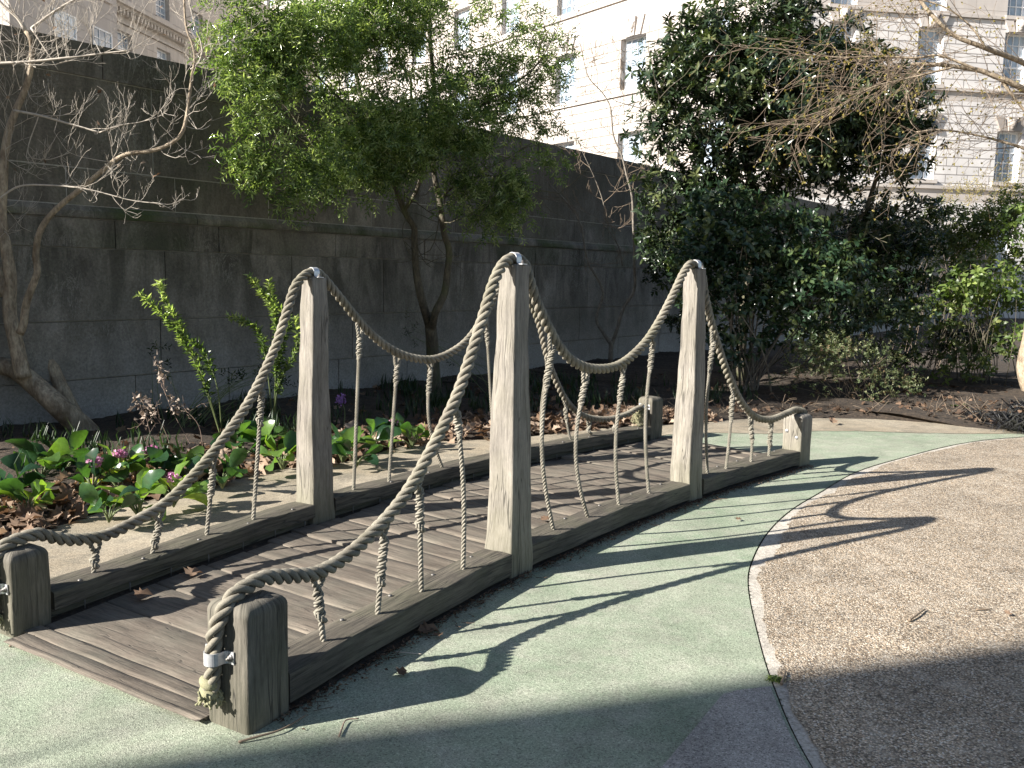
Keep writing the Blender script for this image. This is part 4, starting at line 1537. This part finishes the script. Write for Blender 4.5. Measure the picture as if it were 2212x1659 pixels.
# ---- big dark evergreen
t0 = at(1600, 835, 12.6); t0[2] = 0.
tree = empty('dark_evergreen_tree', t0)
tag(tree, 'large dense dark green leathery leaved tree to the right of centre', 'tree')
before = set(SC.objects)
mb = MB()
dE = 12.5
l1 = limb(mb, [t0-np.array([0, 0, .1])]+px([(1605, 700), (1620, 560), (1632, 440), (1610, 340), (1590, 220), (1560, 80)], dE), .075, .03, .06, 8, .004)
l2 = limb(mb, px([(1632, 470), (1680, 380), (1740, 300), (1790, 220), (1840, 130)], dE), .04, .015, .06, 7, .004)
l3 = limb(mb, [at(1790, 700, 12.9)]+px([(1830, 520), (1875, 440), (1900, 360), (1930, 280), (1960, 200)], 12.9), .05, .02, .06, 7, .004)
l4 = limb(mb, px([(1620, 500), (1560, 400), (1490, 320), (1430, 240), (1410, 180)], dE), .03, .012, .06, 7)
l5 = limb(mb, px([(1610, 340), (1660, 220), (1690, 100), (1700, 0)], dE), .03, .012, .06, 7)
trunk_mb = mb
EB = [(1440, 150, 12.2, 80, 65), (1475, 75, 12.5, 50, 40), (1560, 70, 12.4, 95, 75), (1690, 40, 12.5, 75, 90), (1560, 180, 12.3, 150, 110), (1420, 270, 12.2, 70, 70), (1500, 320, 12.2, 110, 85), (1700, 190, 12.2, 150, 120),
      (1850, 200, 12.4, 140, 90), (1950, 230, 12.6, 80, 85), (1700, 320, 12.4, 140, 75), (1880, 310, 12.5, 120, 75), (1780, 120, 12.6, 55, 50), (1850, 75, 12.7, 40, 45), (1850, 120, 12.6, 60, 45), (1980, 300, 12.8, 50, 60),
      (1560, 400, 12.3, 90, 50), (1400, 390, 12.4, 35, 45), (1800, 390, 12.7, 80, 40), (1440, 440, 12.6, 60, 60), (1400, 520, 12.8, 40, 50), (1500, 480, 12.7, 60, 50), (1900, 400, 12.9, 60, 35), (1955, 360, 12.9, 50, 40), (1680, 410, 12.6, 80, 35),
      (1890, 480, 12.9, 60, 55), (1985, 465, 13., 60, 45), (1940, 540, 13.2, 60, 40), (1770, 470, 12.9, 40, 40), (1780, 260, 12.4, 110, 90), (1620, 300, 12.3, 90, 70), (1930, 330, 12.7, 80, 60), (1740, 90, 12.6, 80, 70)]
P, O_ = blob_points(EB, 400, 2.4, -.28)
mb = MB()
sprigs(mb, P, O_, 9, .05, .11, .033, 'broad', up=.6, rosette=True, outw=.8, fold=.12, curl=.1)
print('dark tree', len(P)*9)
mb.build('crown', M['leaf_dark'], tree)
mb = trunk_mb
for B_, n in ((l1, 18), (l2, 12), (l3, 12), (l4, 12), (l5, 10)):
    for i in along(B_, n, .3, .99):
        grow(mb, B_[i], rng.normal(0, 1, 3)+np.array([0, 0, .3]), rng.uniform(.5, 1.0), .011, 1, .2, 3, 4, .5)
mb.build('trunk', M['bark_dark'], tree)
hang_on(tree, before)


def shrub(name, label, cat, base, blobs, dens, n_leaf, Ls, lL, lW, kind, mat, stems=8, stem_r=.01, stem_mat='bark_dark', droop=0., up=.5, thr=-.3, f=3., rosette=False, group=None, extra=None, stem_spread=.12):
    t0 = np.array(base, float)
    root = empty(name, t0)
    tag(root, label, cat, group)
    before = set(SC.objects)
    P, O_ = blob_points(blobs, dens, f, thr)
    mb, ms = MB(), MB()
    sprigs(mb, P, O_, n_leaf, Ls, lL, lW, kind, droop=droop, up=up, rosette=rosette)
    mb.build('foliage', mat, root)
    idx = rng.choice(len(P), min(stems, len(P)), replace=False)
    for i in idx:
        b0 = t0+np.array([rng.normal(0, stem_spread), rng.normal(0, stem_spread*.7), -.03])
        mid = (b0+P[i])/2+rng.normal(0, .06, 3)+np.array([(b0-P[i])[0]*.1, 0, .05])
        limb(ms, [b0, mid, P[i]], stem_r, stem_r*.4, .08, 5)
    if extra: extra(ms, mb, t0)
    ms.build('stem', M[stem_mat], root)
    hang_on(root, before)
    return root


g = lambda x, y, d: (lambda q: np.array([q[0], q[1], 0.03]))(at(x, y, d))
shrub('laurel_shrub', 'broad leaved green shrub crowding in front of the dark evergreen behind the second tall post', 'shrub', g(1620, 830, 11.6),
      [(1530, 560, 11.4, 75, 60), (1620, 550, 11.3, 95, 70), (1730, 560, 11.3, 95, 60), (1540, 470, 11.6, 60, 50), (1640, 480, 11.6, 80, 50), (1740, 640, 11.2, 100, 50), (1820, 590, 11.4, 55, 65), (1590, 640, 11.3, 70, 40), (1720, 500, 11.7, 60, 40), (1600, 430, 11.6, 40, 25), (1530, 430, 11.6, 30, 35), (1580, 740, 11.5, 40, 50), (1500, 640, 11.6, 40, 60), (1680, 720, 11.4, 60, 40)],
      620, 7, .14, .105, .045, 'broad', M['leaf_laurel'], 22, .014, 'bark_grey', up=.3)
shrub('green_shrub', 'yellow green loose shrub to the right of the broad leaved one', 'shrub', g(1900, 820, 12.2),
      [(1880, 640, 12., 80, 60), (1950, 690, 12.1, 70, 50), (1820, 680, 11.8, 70, 45), (1930, 600, 12.3, 60, 40), (1760, 690, 11.7, 60, 40)], 420, 6, .12, .075, .035, 'broad', M['leaf_laurel'], 12, .009, 'bark_dark', thr=-.15)
shrub('variegated_shrub', 'low small leaved speckled shrub at the edge of the soil behind the last short post', 'shrub', g(1840, 868, 11.0),
      [(1740, 770, 10.9, 50, 45), (1800, 760, 10.9, 65, 45), (1870, 780, 10.9, 75, 50), (1930, 800, 11., 60, 38), (1770, 820, 10.8, 50, 35), (1850, 830, 10.8, 60, 30), (1700, 820, 11., 40, 30), (1960, 835, 10.9, 50, 24), (1900, 845, 10.7, 40, 20)], 1900, 7, .07, .03, .018, 'fine', M['leaf_varieg'], 24, .003, 'twig_brown', thr=-.1, f=4)
shrub('cane_shrub', 'tall many stemmed cane shrub with lime leaves in front of the lit wall at right', 'shrub', g(2030, 815, 13.4),
      [(2090, 640, 13.0, 80, 28), (2060, 590, 13.1, 60, 22), (2170, 640, 13.0, 50, 35), (2140, 560, 13.2, 60, 26), (2040, 690, 13.0, 50, 18), (2190, 560, 13.0, 40, 24), (1990, 590, 13.3, 50, 22), (2120, 690, 13, 60, 16), (1990, 690, 13.2, 50, 40), (2070, 760, 13.1, 50, 24), (2160, 740, 13., 40, 26), (1960, 770, 13., 40, 24), (2100, 790, 12.6, 60, 22), (2010, 810, 12.2, 50, 22)], 700, 6, .1, .08, .042, 'broad', M['leaf_olive'], 26, .007, 'bark_dark', up=.2, thr=-.15, f=4, stem_spread=.35)
shrub('tall_hedge_shrub', 'olive green twiggy shrub climbing the wall at the far right', 'shrub', g(2120, 800, 14.6),
      [(2110, 500, 14.4, 90, 50), (2190, 470, 14.4, 60, 60), (2060, 540, 14.5, 60, 40), (2180, 560, 14.4, 60, 40), (2030, 470, 14.6, 40, 35)], 700, 7, .12, .08, .03, 'fine', M['leaf_olive'], 14, .008, 'bark_dark', up=.5, thr=-.2, f=3, stem_spread=.5)
shrub('catkin_shrub', 'yellow catkin covered twiggy shrub showing above the wall at right', 'shrub', g(2010, 800, 15.4),
      [(1930, 425, 15.3, 60, 18), (2030, 410, 15.3, 80, 28), (2130, 400, 15.3, 80, 35), (2190, 360, 15.2, 50, 40)], 420, 5, .1, .05, .01, 'fine', M['leaf_yellow'], 22, .005, 'twig_brown', droop=.8, up=0, thr=-.3, stem_spread=.7)
shrub('fern_plant', 'small dark plant between the wall and the centre tree trunk', 'plant', g(1100, 900, 10.3),
      [(880, 720, 10.9, 40, 40), (1000, 790, 10.9, 30, 25)], 260, 8, .12, .05, .008, 'fine', M['leaf_dark'], 14, .004, 'twig_green', thr=-.2)

shrub('understory_shrub', 'dark dense shrub filling the space under the dark evergreen tree', 'shrub', g(1760, 800, 13.6),
      [(1450, 560, 13.4, 60, 70), (1500, 680, 13.2, 60, 50), (1690, 600, 13.4, 90, 70), (1800, 560, 13.5, 90, 60), (1900, 560, 13.6, 90, 60), (1980, 520, 13.7, 70, 50), (1880, 680, 13.4, 80, 60), (1780, 720, 13.3, 70, 50), (1960, 640, 13.6, 60, 50), (1960, 740, 13.4, 60, 40), (1860, 480, 13.8, 70, 40), (2040, 620, 13.9, 60, 50), (2060, 730, 13.8, 60, 40), (2140, 750, 13.8, 50, 35), (1900, 760, 13.2, 50, 30)],
      520, 8, .1, .1, .038, 'broad', M['leaf_dark'], 16, .012, 'bark_dark', up=.3, thr=-.3, f=2.2, stem_spread=.5)
shrub('lime_shrub', 'lime leaved shrub catching the sun in front of the right hand canes', 'shrub', g(2120, 820, 12.9),
      [(2130, 600, 12.7, 70, 26), (2190, 640, 12.7, 40, 40), (2080, 640, 12.8, 60, 24), (2200, 720, 12.7, 30, 30), (2190, 480, 12.9, 40, 40)], 620, 6, .1, .085, .045, 'broad', M['leaf_bright'], 16, .007, 'bark_dark', up=.2, thr=-.2, f=4, stem_spread=.2)
# lanky light green stems by the wall at left
def lanky(label, base, tipspx, d):
    t0 = g(*base)
    root = empty('lanky_shrub', t0)
    tag(root, label, 'plant', 'lanky light green shrubs by the wall')
    before = set(SC.objects)
    ms, mb = MB(), MB()
    for path, dense in tipspx:
        P = limb(ms, [t0]+px(path, d), .007, .003, .03, 5)
        n = len(P)
        k0 = int(n*dense[0])
        idx = np.repeat(np.arange(k0, n), dense[1]*2)
        D = unit(np.gradient(P, axis=0))[idx]
        idx = np.clip(idx+rng.integers(-1, 2, len(idx)), 0, n-1)
        rad = rdir(len(idx)); rad = unit(rad-D*(rad*D).sum(1)[:, None])
        leaves(mb, P[idx]+rng.normal(0, .006, (len(idx), 3)), unit(D*rng.uniform(.2, 1.4, (len(idx), 1))+rad+rng.normal(0, .3, (len(idx), 3))), unit(D+rdir(len(idx))*.9), .06*rng.uniform(.6, 1.3, len(idx)), .015, 'fine', np.clip((idx-k0)/(n-k0)*.6+rng.random(len(idx))*.5, 0, 1))
    ms.build('stem', M['twig_green'], root)
    mb.build('foliage', M['leaf_fine'], root)
    hang_on(root, before)


lanky('lanky shrub with one arching bright lime stem against the wall near the left tree', (480, 930, 7.6),
      [([(470, 840), (440, 760), (400, 725), (375, 680), (350, 640), (345, 612)], (.45, 5)), ([(440, 830), (400, 740), (370, 700), (330, 660), (305, 640)], (.6, 5)), ([(450, 850), (420, 770), (390, 735)], (.5, 4))], 7.3)
lanky('lanky green shrub with a bushy top just left of the first tall post', (590, 930, 8.),
      [([(595, 820), (600, 720), (585, 660), (560, 625), (540, 600)], (.4, 7)), ([(600, 830), (610, 740), (625, 690), (590, 650), (580, 610)], (.45, 6)), ([(580, 820), (560, 720), (520, 690), (498, 685)], (.6, 6)), ([(600, 840), (640, 750), (640, 690)], (.4, 5))], 7.8)
shrub('dark_shrub', 'low dark leaved shrub at the foot of the wall right of the left tree', 'shrub', g(400, 930, 7.9),
      [(345, 800, 7.9, 60, 35), (410, 790, 7.9, 60, 45), (470, 820, 8., 50, 40), (370, 760, 8., 35, 25), (560, 800, 8.3, 35, 50), (620, 820, 8.3, 40, 60)], 420, 8, .1, .05, .012, 'fine', M['leaf_dark'], 26, .004, 'twig_green', thr=-.15, f=4)

# dried flower stems
def dried(label, x, y, d, tip):
    t0 = g(x, y, d)
    root = empty('dried_flower', t0)
    tag(root, label, 'plant', 'dried flower stems in front of the wall')
    before = set(SC.objects)
    ms, mb = MB(), MB()
    P = limb(ms, [t0]+px([((x+tip[0])/2+rng.normal(0, 8), (y+tip[1])/2)], d)+px([tip], d), .004, .002, .04, 4)
    for k in range(4):
        i = rng.integers(len(P)//2, len(P))
        grow(ms, P[i], rng.normal(0, .7, 3)+np.array([0, 0, .6]), .12, .002, 1, .2, 2, 3, .8, None, .001)
    n = 22
    c = P[-1]+rng.normal(0, .025, (n, 3))*np.array([1, 1, 1.6])
    leaves(mb, c, rdir(n, (0, 0, -.6)), rdir(n), .05*rng.uniform(.5, 1.2, n), .016, 'fine', .5+.5*rng.random(n), curl=.9, fold=.4)
    i = rng.integers(len(P)//2, len(P), 14)
    leaves(mb, P[i]+rng.normal(0, .02, (14, 3)), rdir(14), rdir(14), .03, .012, 'fine', .6+.4*rng.random(14), curl=.8)
    ms.build('stem', M['dry_stem'], root)
    mb.build('flower_head', M['seed_head'], root)
    hang_on(root, before)


dried('dried flower stem with a curled pale head nearest the left tree', 330, 960, 7.0, (300, 868))
dried('dried flower stem with a drooping ragged head in the middle of the dried group', 375, 965, 6.9, (318, 880))
dried('dried flower stem with a large ragged head nearest the rope', 440, 960, 6.9, (378, 870))
dried('short dried stem with brown seed heads beside the dark shrub', 420, 950, 7.1, (345, 790))

# ---- overhanging bare tree at right
t0 = np.array([7.12, 12.0, 0.])
tree = empty('overhanging_tree', t0)
tag(tree, 'budding bare tree with its trunk at the right edge and branches sweeping in', 'tree')
before = set(SC.objects)
mb = MB(); tips = []
tr = limb(mb, [t0-np.array([0, 0, .1]), at(2224, 800, 12.), at(2236, 720, 12.), at(2252, 620, 12.), at(2275, 480, 11.7), at(2290, 350, 11.2), at(2300, 260, 10.4)], .16, .11, .05, 12, .004)
m1 = limb(mb, px([(2300, 300, 10.6), (2240, 215, 9.9), (2205, 190), (2150, 165), (2110, 150), (2020, 140), (1970, 138)], 9.5), .055, .018, .05, 8, .003)
m2_ = limb(mb, px([(2300, 260, 10.4), (2230, 150, 9.8), (2130, 105), (2060, 75), (2010, 30), (1975, -20)], 9.5), .04, .018, .05, 8, .003)
m3 = limb(mb, px([(2160, 168), (2190, 210), (2230, 260)], 9.5), .02, .012, .05, 6)
m4 = limb(mb, px([(2110, 150), (2030, 120), (1980, 125), (1900, 122), (1820, 124), (1740, 118)], 9.3), .016, .005, .05, 6)
m5 = limb(mb, px([(2060, 145), (1980, 165), (1880, 190), (1800, 240), (1740, 300)], 9.2), .012, .004, .05, 5)
m6 = limb(mb, px([(2000, 135), (1960, 190), (1965, 260), (1990, 300), (1940, 390)], 9.2), .006, .003, .05, 5)
m7 = limb(mb, px([(2130, 105), (2100, 60), (2050, 20), (1990, 0), (1900, -10)], 9.4), .012, .005, .05, 5)
m8 = limb(mb, px([(2240, 330, 10.), (2180, 310), (2100, 290), (2030, 280), (1980, 285)], 10.), .02, .006, .05, 5)
mb.build('trunk', M['bark_pale'], tree)
mb = MB()
for B_, n, s_, L in ((m1, 30, .25, .6), (m2_, 20, .2, .5), (m4, 46, .1, .6), (m5, 34, .1, .55), (m7, 14, .1, .5), (m8, 26, .1, .5), (m6, 8, .2, .3)):
    for i in along(B_, n, s_, .99):
        grow(mb, B_[i], rng.normal(0, .45, 3)+np.array([-.8, -.1, -.12]), L*rng.uniform(.5, 1.3), .0036, 2, -.05, 2, 4, .35, tips, .0014)
mb.build('twig', M['twig_brown'], tree)
mb = MB()
bud_leaves(mb, tips, .022, .016, 5)
mb.build('bud', M['leaf_yellow'], tree)
hang_on(tree, before)

# ---- bergenias
def bergenia_proto(nleaf, lime, flower, seed):
    root = empty('bergenia_plant')
    mb, ms = MB(), MB()
    r2 = np.random.default_rng(seed)
    az = np.linspace(0, 2*PI, nleaf, endpoint=False)+r2.uniform(0, 1, nleaf)
    el = r2.uniform(.15, 1.15, nleaf)
    D = np.stack([np.cos(az)*np.cos(el), np.sin(az)*np.cos(el), np.sin(el)], 1)
    b = np.array([0, 0, .03])+D*r2.uniform(.05, .10, (nleaf, 1))
    for p in b: limb(ms, [np.array([0, 0, -.02]), p*.6+np.array([0, 0, .01]), p], .006, .004, .02, 5)
    Nn = unit(np.array([0, 0, .8])+r2.normal(0, .5, (nleaf, 3))-D*.5)
    DD = unit(D+np.array([0, 0, .0])+r2.normal(0, .2, (nleaf, 3)))
    rn = np.clip(r2.random(nleaf)*.6+lime, 0, 1)
    sz = r2.uniform(.10, .20, nleaf)
    leaves(mb, b, DD, Nn, sz, sz*.66, 'round', rn, curl=.38)
    ms.build('stem', M['twig_green'], root)
    mb.build('foliage', M['leaf_bergenia'], root)
    if flower:
        ms, mb = MB(), MB()
        top = np.array([r2.normal(0, .04), r2.normal(0, .04), .17])
        limb(ms, [np.array([0, 0, 0]), top*.6, top], .005, .004, .02, 5)
        f = ms.build('flower_stalk', M['twig_brown'], root)
        n = 70
        c = top+rdir(n)*np.array([.042, .042, .03])*(r2.random((n, 1))**.4)+np.array([0, 0, .015])
        leaves(mb, c, rdir(n, (0, 0, .4)), rdir(n), .02, .022, 'fine', r2.random(n), fold=.3)
        h = mb.build('flower', M['petal'], root)
    return root


protos = [bergenia_proto(10, .0, False, 1), bergenia_proto(12, .1, False, 2), bergenia_proto(11, .45, True, 3), bergenia_proto(9, .0, True, 4), bergenia_proto(13, .3, False, 5)]
BERG = [(18, 1075, 0, 'dark leaved clump of elephant ears at the left edge behind the short post'),
        (90, 1035, 1, 'glossy elephant ear clump with one leaf held upright at left of the bed'),
        (140, 1010, 0, 'elephant ear clump with a pale shining leaf in front of the left tree trunk'),
        (60, 1108, 4, 'elephant ear clump low among tan leaves nearest the left short post'),
        (200, 1062, 3, 'elephant ear clump with a small pink flower at the left of the bed'),
        (255, 1050, 2, 'bright lime elephant ear clump glowing in the sun'),
        (330, 1040, 3, 'elephant ear clump with a pink flower head in the middle of the bed'),
        (375, 1085, 2, 'elephant ear clump with a pink flower low against the sloping rope'),
        (235, 1118, 0, 'elephant ear clump spilling on to the tan path margin'),
        (400, 1030, 1, 'elephant ear clump just above the sloping rope'),
        (300, 1105, 4, 'elephant ear clump with lime leaves at the front of the bed'),
        (525, 985, 0, 'elephant ear clump to the left of the second hanger rope'),
        (575, 975, 1, 'dark elephant ear clump behind the hanger rope left of the tall post'),
        (610, 1005, 4, 'lime and green elephant ear clump touching the left tall post'),
        (740, 990, 1, 'elephant ear clump directly right of the left tall post'),
        (800, 965, 0, 'large round leaved elephant ear clump between two hanger ropes'),
        (845, 955, 3, 'elephant ear clump with a pale pink flower between two hanger ropes'),
        (890, 960, 4, 'sunlit elephant ear clump right of the thin hanger ropes'),
        (770, 1000, 0, 'elephant ear clump at the path margin right of the left tall post'),
        (480, 1045, 0, 'small elephant ear clump below the sloping rope')]
for i, (x, y, k, lab) in enumerate(BERG):
    q = at(x, y, 5)
    dv = q-np.array([0, 0, EYE])
    q = np.array([0, 0, EYE])+dv*((.06-EYE)/dv[2])
    src = protos[k]
    r = src.copy(); COL.objects.link(r)
    r.location = (q[0], q[1], .05); r.rotation_euler = (0, 0, rng.uniform(0, 6.28))
    s = rng.uniform(.9, 1.2); r.scale = (s, s, s)
    tag(r, lab, 'plant', 'elephant ear clumps along the planting bed')
    for ch in src.children:
        c = ch.copy(); COL.objects.link(c); c.parent = r
for p in protos:
    for ch in list(p.children): bpy.data.objects.remove(ch)
    bpy.data.objects.remove(p)

# mauve flower plant behind the left tall post
t0 = g(742, 950, 8.3)
root = empty('mauve_flower', t0); tag(root, 'single mauve flower head standing right of the left tall post', 'plant')
before = set(SC.objects)
ms, mb = MB(), MB()
tp = at(737, 863, 8.3)
limb(ms, [t0, (t0+tp)/2+.02, tp], .006, .004, .03, 5)
c = tp+rdir(80)*.055*(rng.random((80, 1))**.4)
leaves(mb, c, rdir(80), rdir(80), .025, .02, 'fine')
ms.build('stem', M['twig_green'], root); mb.build('flower', M['petal_mauve'], root)
hang_on(root, before)


# ---- strappy leaves and litter
def in_bed(n, dmin, dmax, x0=-4.6, x1=6.8):
    out = []
    while len(out) < n:
        k = rng.integers(10, len(BC)-10)
        a = BC[k]
        if not (x0 < a[0] < x1): continue
        tn = BC[k+1]-BC[k-1]; tn /= np.linalg.norm(tn)
        nn = np.array([-tn[1], tn[0]])
        d = dmin+(dmax-dmin)*rng.random()**1.4
        p = a+nn*d+rng.normal(0, .03, 2)
        if (p-W0)@WN < .1: continue
        out.append(p)
    return np.array(out)


mb = MB()
pp = in_bed(900, .75, 3.2, -4.6, 3.0)
for p in pp[:520]:
    m = rng.integers(3, 7)
    az = rng.uniform(0, 6.28, m)
    D = np.stack([np.cos(az)*.35, np.sin(az)*.35, np.ones(m)], 1)
    P = np.tile(np.array([*p, .05]), (m, 1))+rng.normal(0, .015, (m, 3))
    L = rng.uniform(.1, .24, m)
    leaves(mb, P, D, np.stack([np.cos(az), np.sin(az), np.full(m, .2)], 1), L, .016, 'broad', curl=.35)
tag(mb.build('ground_cover', M['strap']), kind='stuff')
mb = MB()
pp = in_bed(1700, .0, .75, -4.8, 2.2)
z = .05*np.clip(np.array([bed_dist(p) for p in pp])*6, 0, 1)+rng.uniform(.01, .045, len(pp))
leaves(mb, np.c_[pp, z], rdir(len(pp), s=1.)*np.array([1, 1, .3]), rdir(len(pp), (0, 0, 1.5)), rng.uniform(.06, .14, len(pp)), rng.uniform(.05, .12, len(pp)), 'maple', curl=.8)
pp = in_bed(1000, .05, 4.5, .5, 7.5)
leaves(mb, np.c_[pp, .06+rng.uniform(0, .03, len(pp))], rdir(len(pp))*np.array([1, 1, .3]), rdir(len(pp), (0, 0, 1.5)), rng.uniform(.04, .09, len(pp)), .05, 'maple', rng.random(len(pp))**2*.45, curl=.6)
pp = in_bed(900, .7, 3.2, -4.8, 2.)
leaves(mb, np.c_[pp, .07+rng.uniform(0, .04, len(pp))], rdir(len(pp))*np.array([1, 1, .3]), rdir(len(pp), (0, 0, 1.5)), rng.uniform(.05, .1, len(pp)), .07, 'maple', rng.random(len(pp))**2*.7, curl=.6)
tag(mb.build('leaf_litter', M['leaf_dry']), kind='stuff')
# brushwood and dead stalks at the back edge behind the bridge
mb = MB()
for p in in_bed(160, .15, 1.2, 1.2, 6.2):
    b0 = np.array([*p, .04]); az = rng.uniform(0, 6.28)
    d = np.array([math.cos(az), math.sin(az), rng.uniform(.1, .9)])
    L = rng.uniform(.08, .28)
    tube(mb, smooth_path([b0, b0+d*L*.5+rng.normal(0, .01, 3), b0+d*L+rng.normal(0, .03, 3)], .03), .0022, 4, cap=False)
tag(mb.build('brushwood', M['twig_brown']), kind='stuff')

# crumbs of bark and dirt along the foot of the near beam
mb = MB()
n = 2600
t_ = rng.random(n)*.93+.04; v_ = -.066-np.abs(rng.normal(0, .022, n))
pp = np.array([deckpt(a, b) for a, b in zip(t_, v_)])
leaves(mb, np.c_[pp, .006+rng.uniform(0, .008, n)], rdir(n)*np.array([1, 1, .15]), rdir(n, (0, 0, 2)), rng.uniform(.006, .022, n), rng.uniform(.004, .012, n), 'fine', rng.random(n)**2*.6)
for k in range(70):
    p = deckpt(rng.random()*.9+.05, -.07-abs(rng.normal(0, .03)))
    az = rng.uniform(0, 6.28); d = np.array([math.cos(az), math.sin(az), .1])
    b0 = np.array([*p, .008])
    tube(mb, smooth_path([b0, b0+d*.03+rng.normal(0, .004, 3), b0+d*rng.uniform(.04, .09)+rng.normal(0, .008, 3)*[1, 1, .3]], .02), .0015, 4, seed=.1)
tag(mb.build('bark_debris', M['leaf_dry']), kind='stuff')


# ---- single leaves and twigs one can point at
def one_leaf(label, x, y, z, L, rn, rz=0, tilt=.3):
    q = at(x, y, 5); dv = q-np.array([0, 0, EYE]); q = np.array([0, 0, EYE])+dv*((z-EYE)/dv[2])
    mb = MB()
    d = np.array([[math.cos(rz), math.sin(rz), tilt*.3]])
    leaves(mb, np.zeros((1, 3)), d, np.array([[.2, -.2, 1.]]), L, L*.8, 'maple', np.array([rn]), curl=.9)
    limb(mb, [np.zeros(3), -d[0]*L*.3+np.array([0, 0, .01])], .0015, .001, .02, 4)
    o = mb.build('dry_leaf', M['leaf_dry'])
    o.location = (q[0], q[1], z+.012)
    tag(o, label, 'leaf', 'single dry leaves on path and deck')


one_leaf('brown dry leaf on the path against the near beam', 905, 1368, 0.004, .09, .25, .4)
one_leaf('small reddish dry leaf on the path by the near beam, right of the bigger one', 948, 1380, 0.004, .05, .2, 2.)
one_leaf('dry leaf in the shadow of the near short post', 860, 1462, .004, .055, .1, 1.)
one_leaf('orange dry leaf on the deck behind the near tall post', 1168, 1125, .03, .07, .35, .2)
one_leaf('tan dry leaf lodged in the gap under the far beam', 400, 1245, .03, .09, .5, .8)
one_leaf('reddish dry leaf lodged low under the far beam near the left short post', 290, 1292, .03, .08, .15, .6)
one_leaf('upright tan dry leaf behind the last near short post', 1800, 916, .02, .12, .6, 1.4, 2.)
one_leaf('small pale brown leaf lying on the sunlit gravel', 2172, 1330, .004, .04, .6, .3)
one_leaf('little brown leaf on the green path near the gravel joint', 1590, 1125, .004, .04, .4, .3)


def one_twig(label, pts, r, mat='twig_brown'):
    W_ = []
    for x, y, z in pts:
        q = at(x, y, 5); dv = q-np.array([0, 0, EYE]); W_.append(np.array([0, 0, EYE])+dv*((z-EYE)/dv[2]))
    o0 = W_[0].copy(); o0[2] = 0
    mb = MB()
    limb(mb, [p-o0 for p in W_], r, r*.6, .01, 6)
    o = mb.build('twig', M[mat])
    o.location = o0
    tag(o, label, 'twig', 'small twigs lying on the ground')


one_twig('dark crooked twig lying on the sunlit gravel', [(1964, 1340, .008), (1975, 1332, .012), (1985, 1325, .012), (1998, 1316, .008)], .006)
one_twig('thin straight twig on the gravel near the right edge', [(2108, 1317, .006), (2125, 1316, .008), (2142, 1315, .006)], .004)
one_twig('twig lying on the pale edge beside the moss tuft', [(1688, 1478, .006), (1692, 1466, .012), (1697, 1450, .008)], .006)
one_twig('thin forked looking twig on the path in front of the near short post', [(733, 1590, .006), (740, 1570, .008), (748, 1555, .01), (775, 1552, .008)], .0035, 'dry_stem')
one_twig('long root like twig at the foot of the near short post', [(515, 1603, .006), (560, 1590, .012), (610, 1575, .012), (660, 1545, .008)], .0045)
one_twig('pale straw on the path below the near beam', [(855, 1408, .006), (880, 1410, .008), (912, 1413, .006)], .003, 'twig_pale')
one_twig('thin stick along the foot of the left short post', [(20, 1396, .006), (60, 1380, .012), (115, 1352, .010)], .0045)

# moss tuft in the joint
def tuft_plant(label, name, cat, p, n, L, W, mat, spread, grp=None, lean=.8):
    mb = MB()
    az = rng.uniform(0, 6.28, n)
    D = np.stack([np.cos(az)*lean, np.sin(az)*lean, np.abs(rng.normal(.7, .3, n))], 1)
    leaves(mb, rng.normal(0, spread, (n, 3))*np.array([1, 1, 0]), D, np.stack([np.cos(az)*.3, np.sin(az)*.3, np.ones(n)], 1), L*rng.uniform(.6, 1.3, n), W, 'broad', curl=.5)
    o = mb.build(name, mat)
    o.location = p
    tag(o, label, cat, grp)


def gp(x, y, z=0.):
    q = at(x, y, 5); dv = q-np.array([0, 0, EYE]); return np.array([0, 0, EYE])+dv*((z-EYE)/dv[2])


tuft_plant('small bright moss tuft growing in the joint between path and gravel', 'moss_tuft', 'moss', gp(1674, 1468), 160, .016, .005, M['leaf_bright'], .014)
tuft_plant('black grass clump at the right edge of the bed nearest the gravel', 'black_grass', 'grass clump', gp(2190, 935)+[.1, .1, .03], 420, .26, .008, M['leaf_black'], .09, 'black grass clumps')
tuft_plant('black grass clump further back beside the tree trunk', 'black_grass', 'grass clump', gp(2205, 905)+[.25, .25, .03], 300, .22, .008, M['leaf_black'], .1, 'black grass clumps')
tuft_plant('small black grass clump left of the larger ones', 'black_grass', 'grass clump', gp(2140, 920)+[.0, .15, .03], 160, .18, .008, M['leaf_black'], .07, 'black grass clumps')
tuft_plant('light green leafy weed on the dark soil at right', 'weed_plant', 'plant', gp(2072, 890)+[0, 0, .02], 60, .10, .05, M['leaf_bright'], .06, 'leafy weeds')
tuft_plant('smaller green weed just left of the other weed on the soil', 'weed_plant', 'plant', gp(2035, 885)+[0, 0, .02], 36, .09, .045, M['leaf_bright'], .05, 'leafy weeds')
tuft_plant('green weed hanging over the tan path behind the last short post', 'weed_plant', 'plant', gp(1880, 880)+[0, 0, .02], 50, .10, .05, M['leaf_laurel'], .06, 'leafy weeds')
# moss along the joint
mb = MB()
for k in range(40, len(JC)-60):
    if rng.random() < .5: continue
    m = 6
    p = JC[k]-jn[k]*.004+rng.normal(0, .003, (m, 2))
    leaves(mb, np.c_[p, np.full(m, -.004)], rdir(m, (0, 0, 1.)), rdir(m), rng.uniform(.004, .009, m), .004, 'fine')
tag(mb.build('moss', M['strap']), kind='stuff')
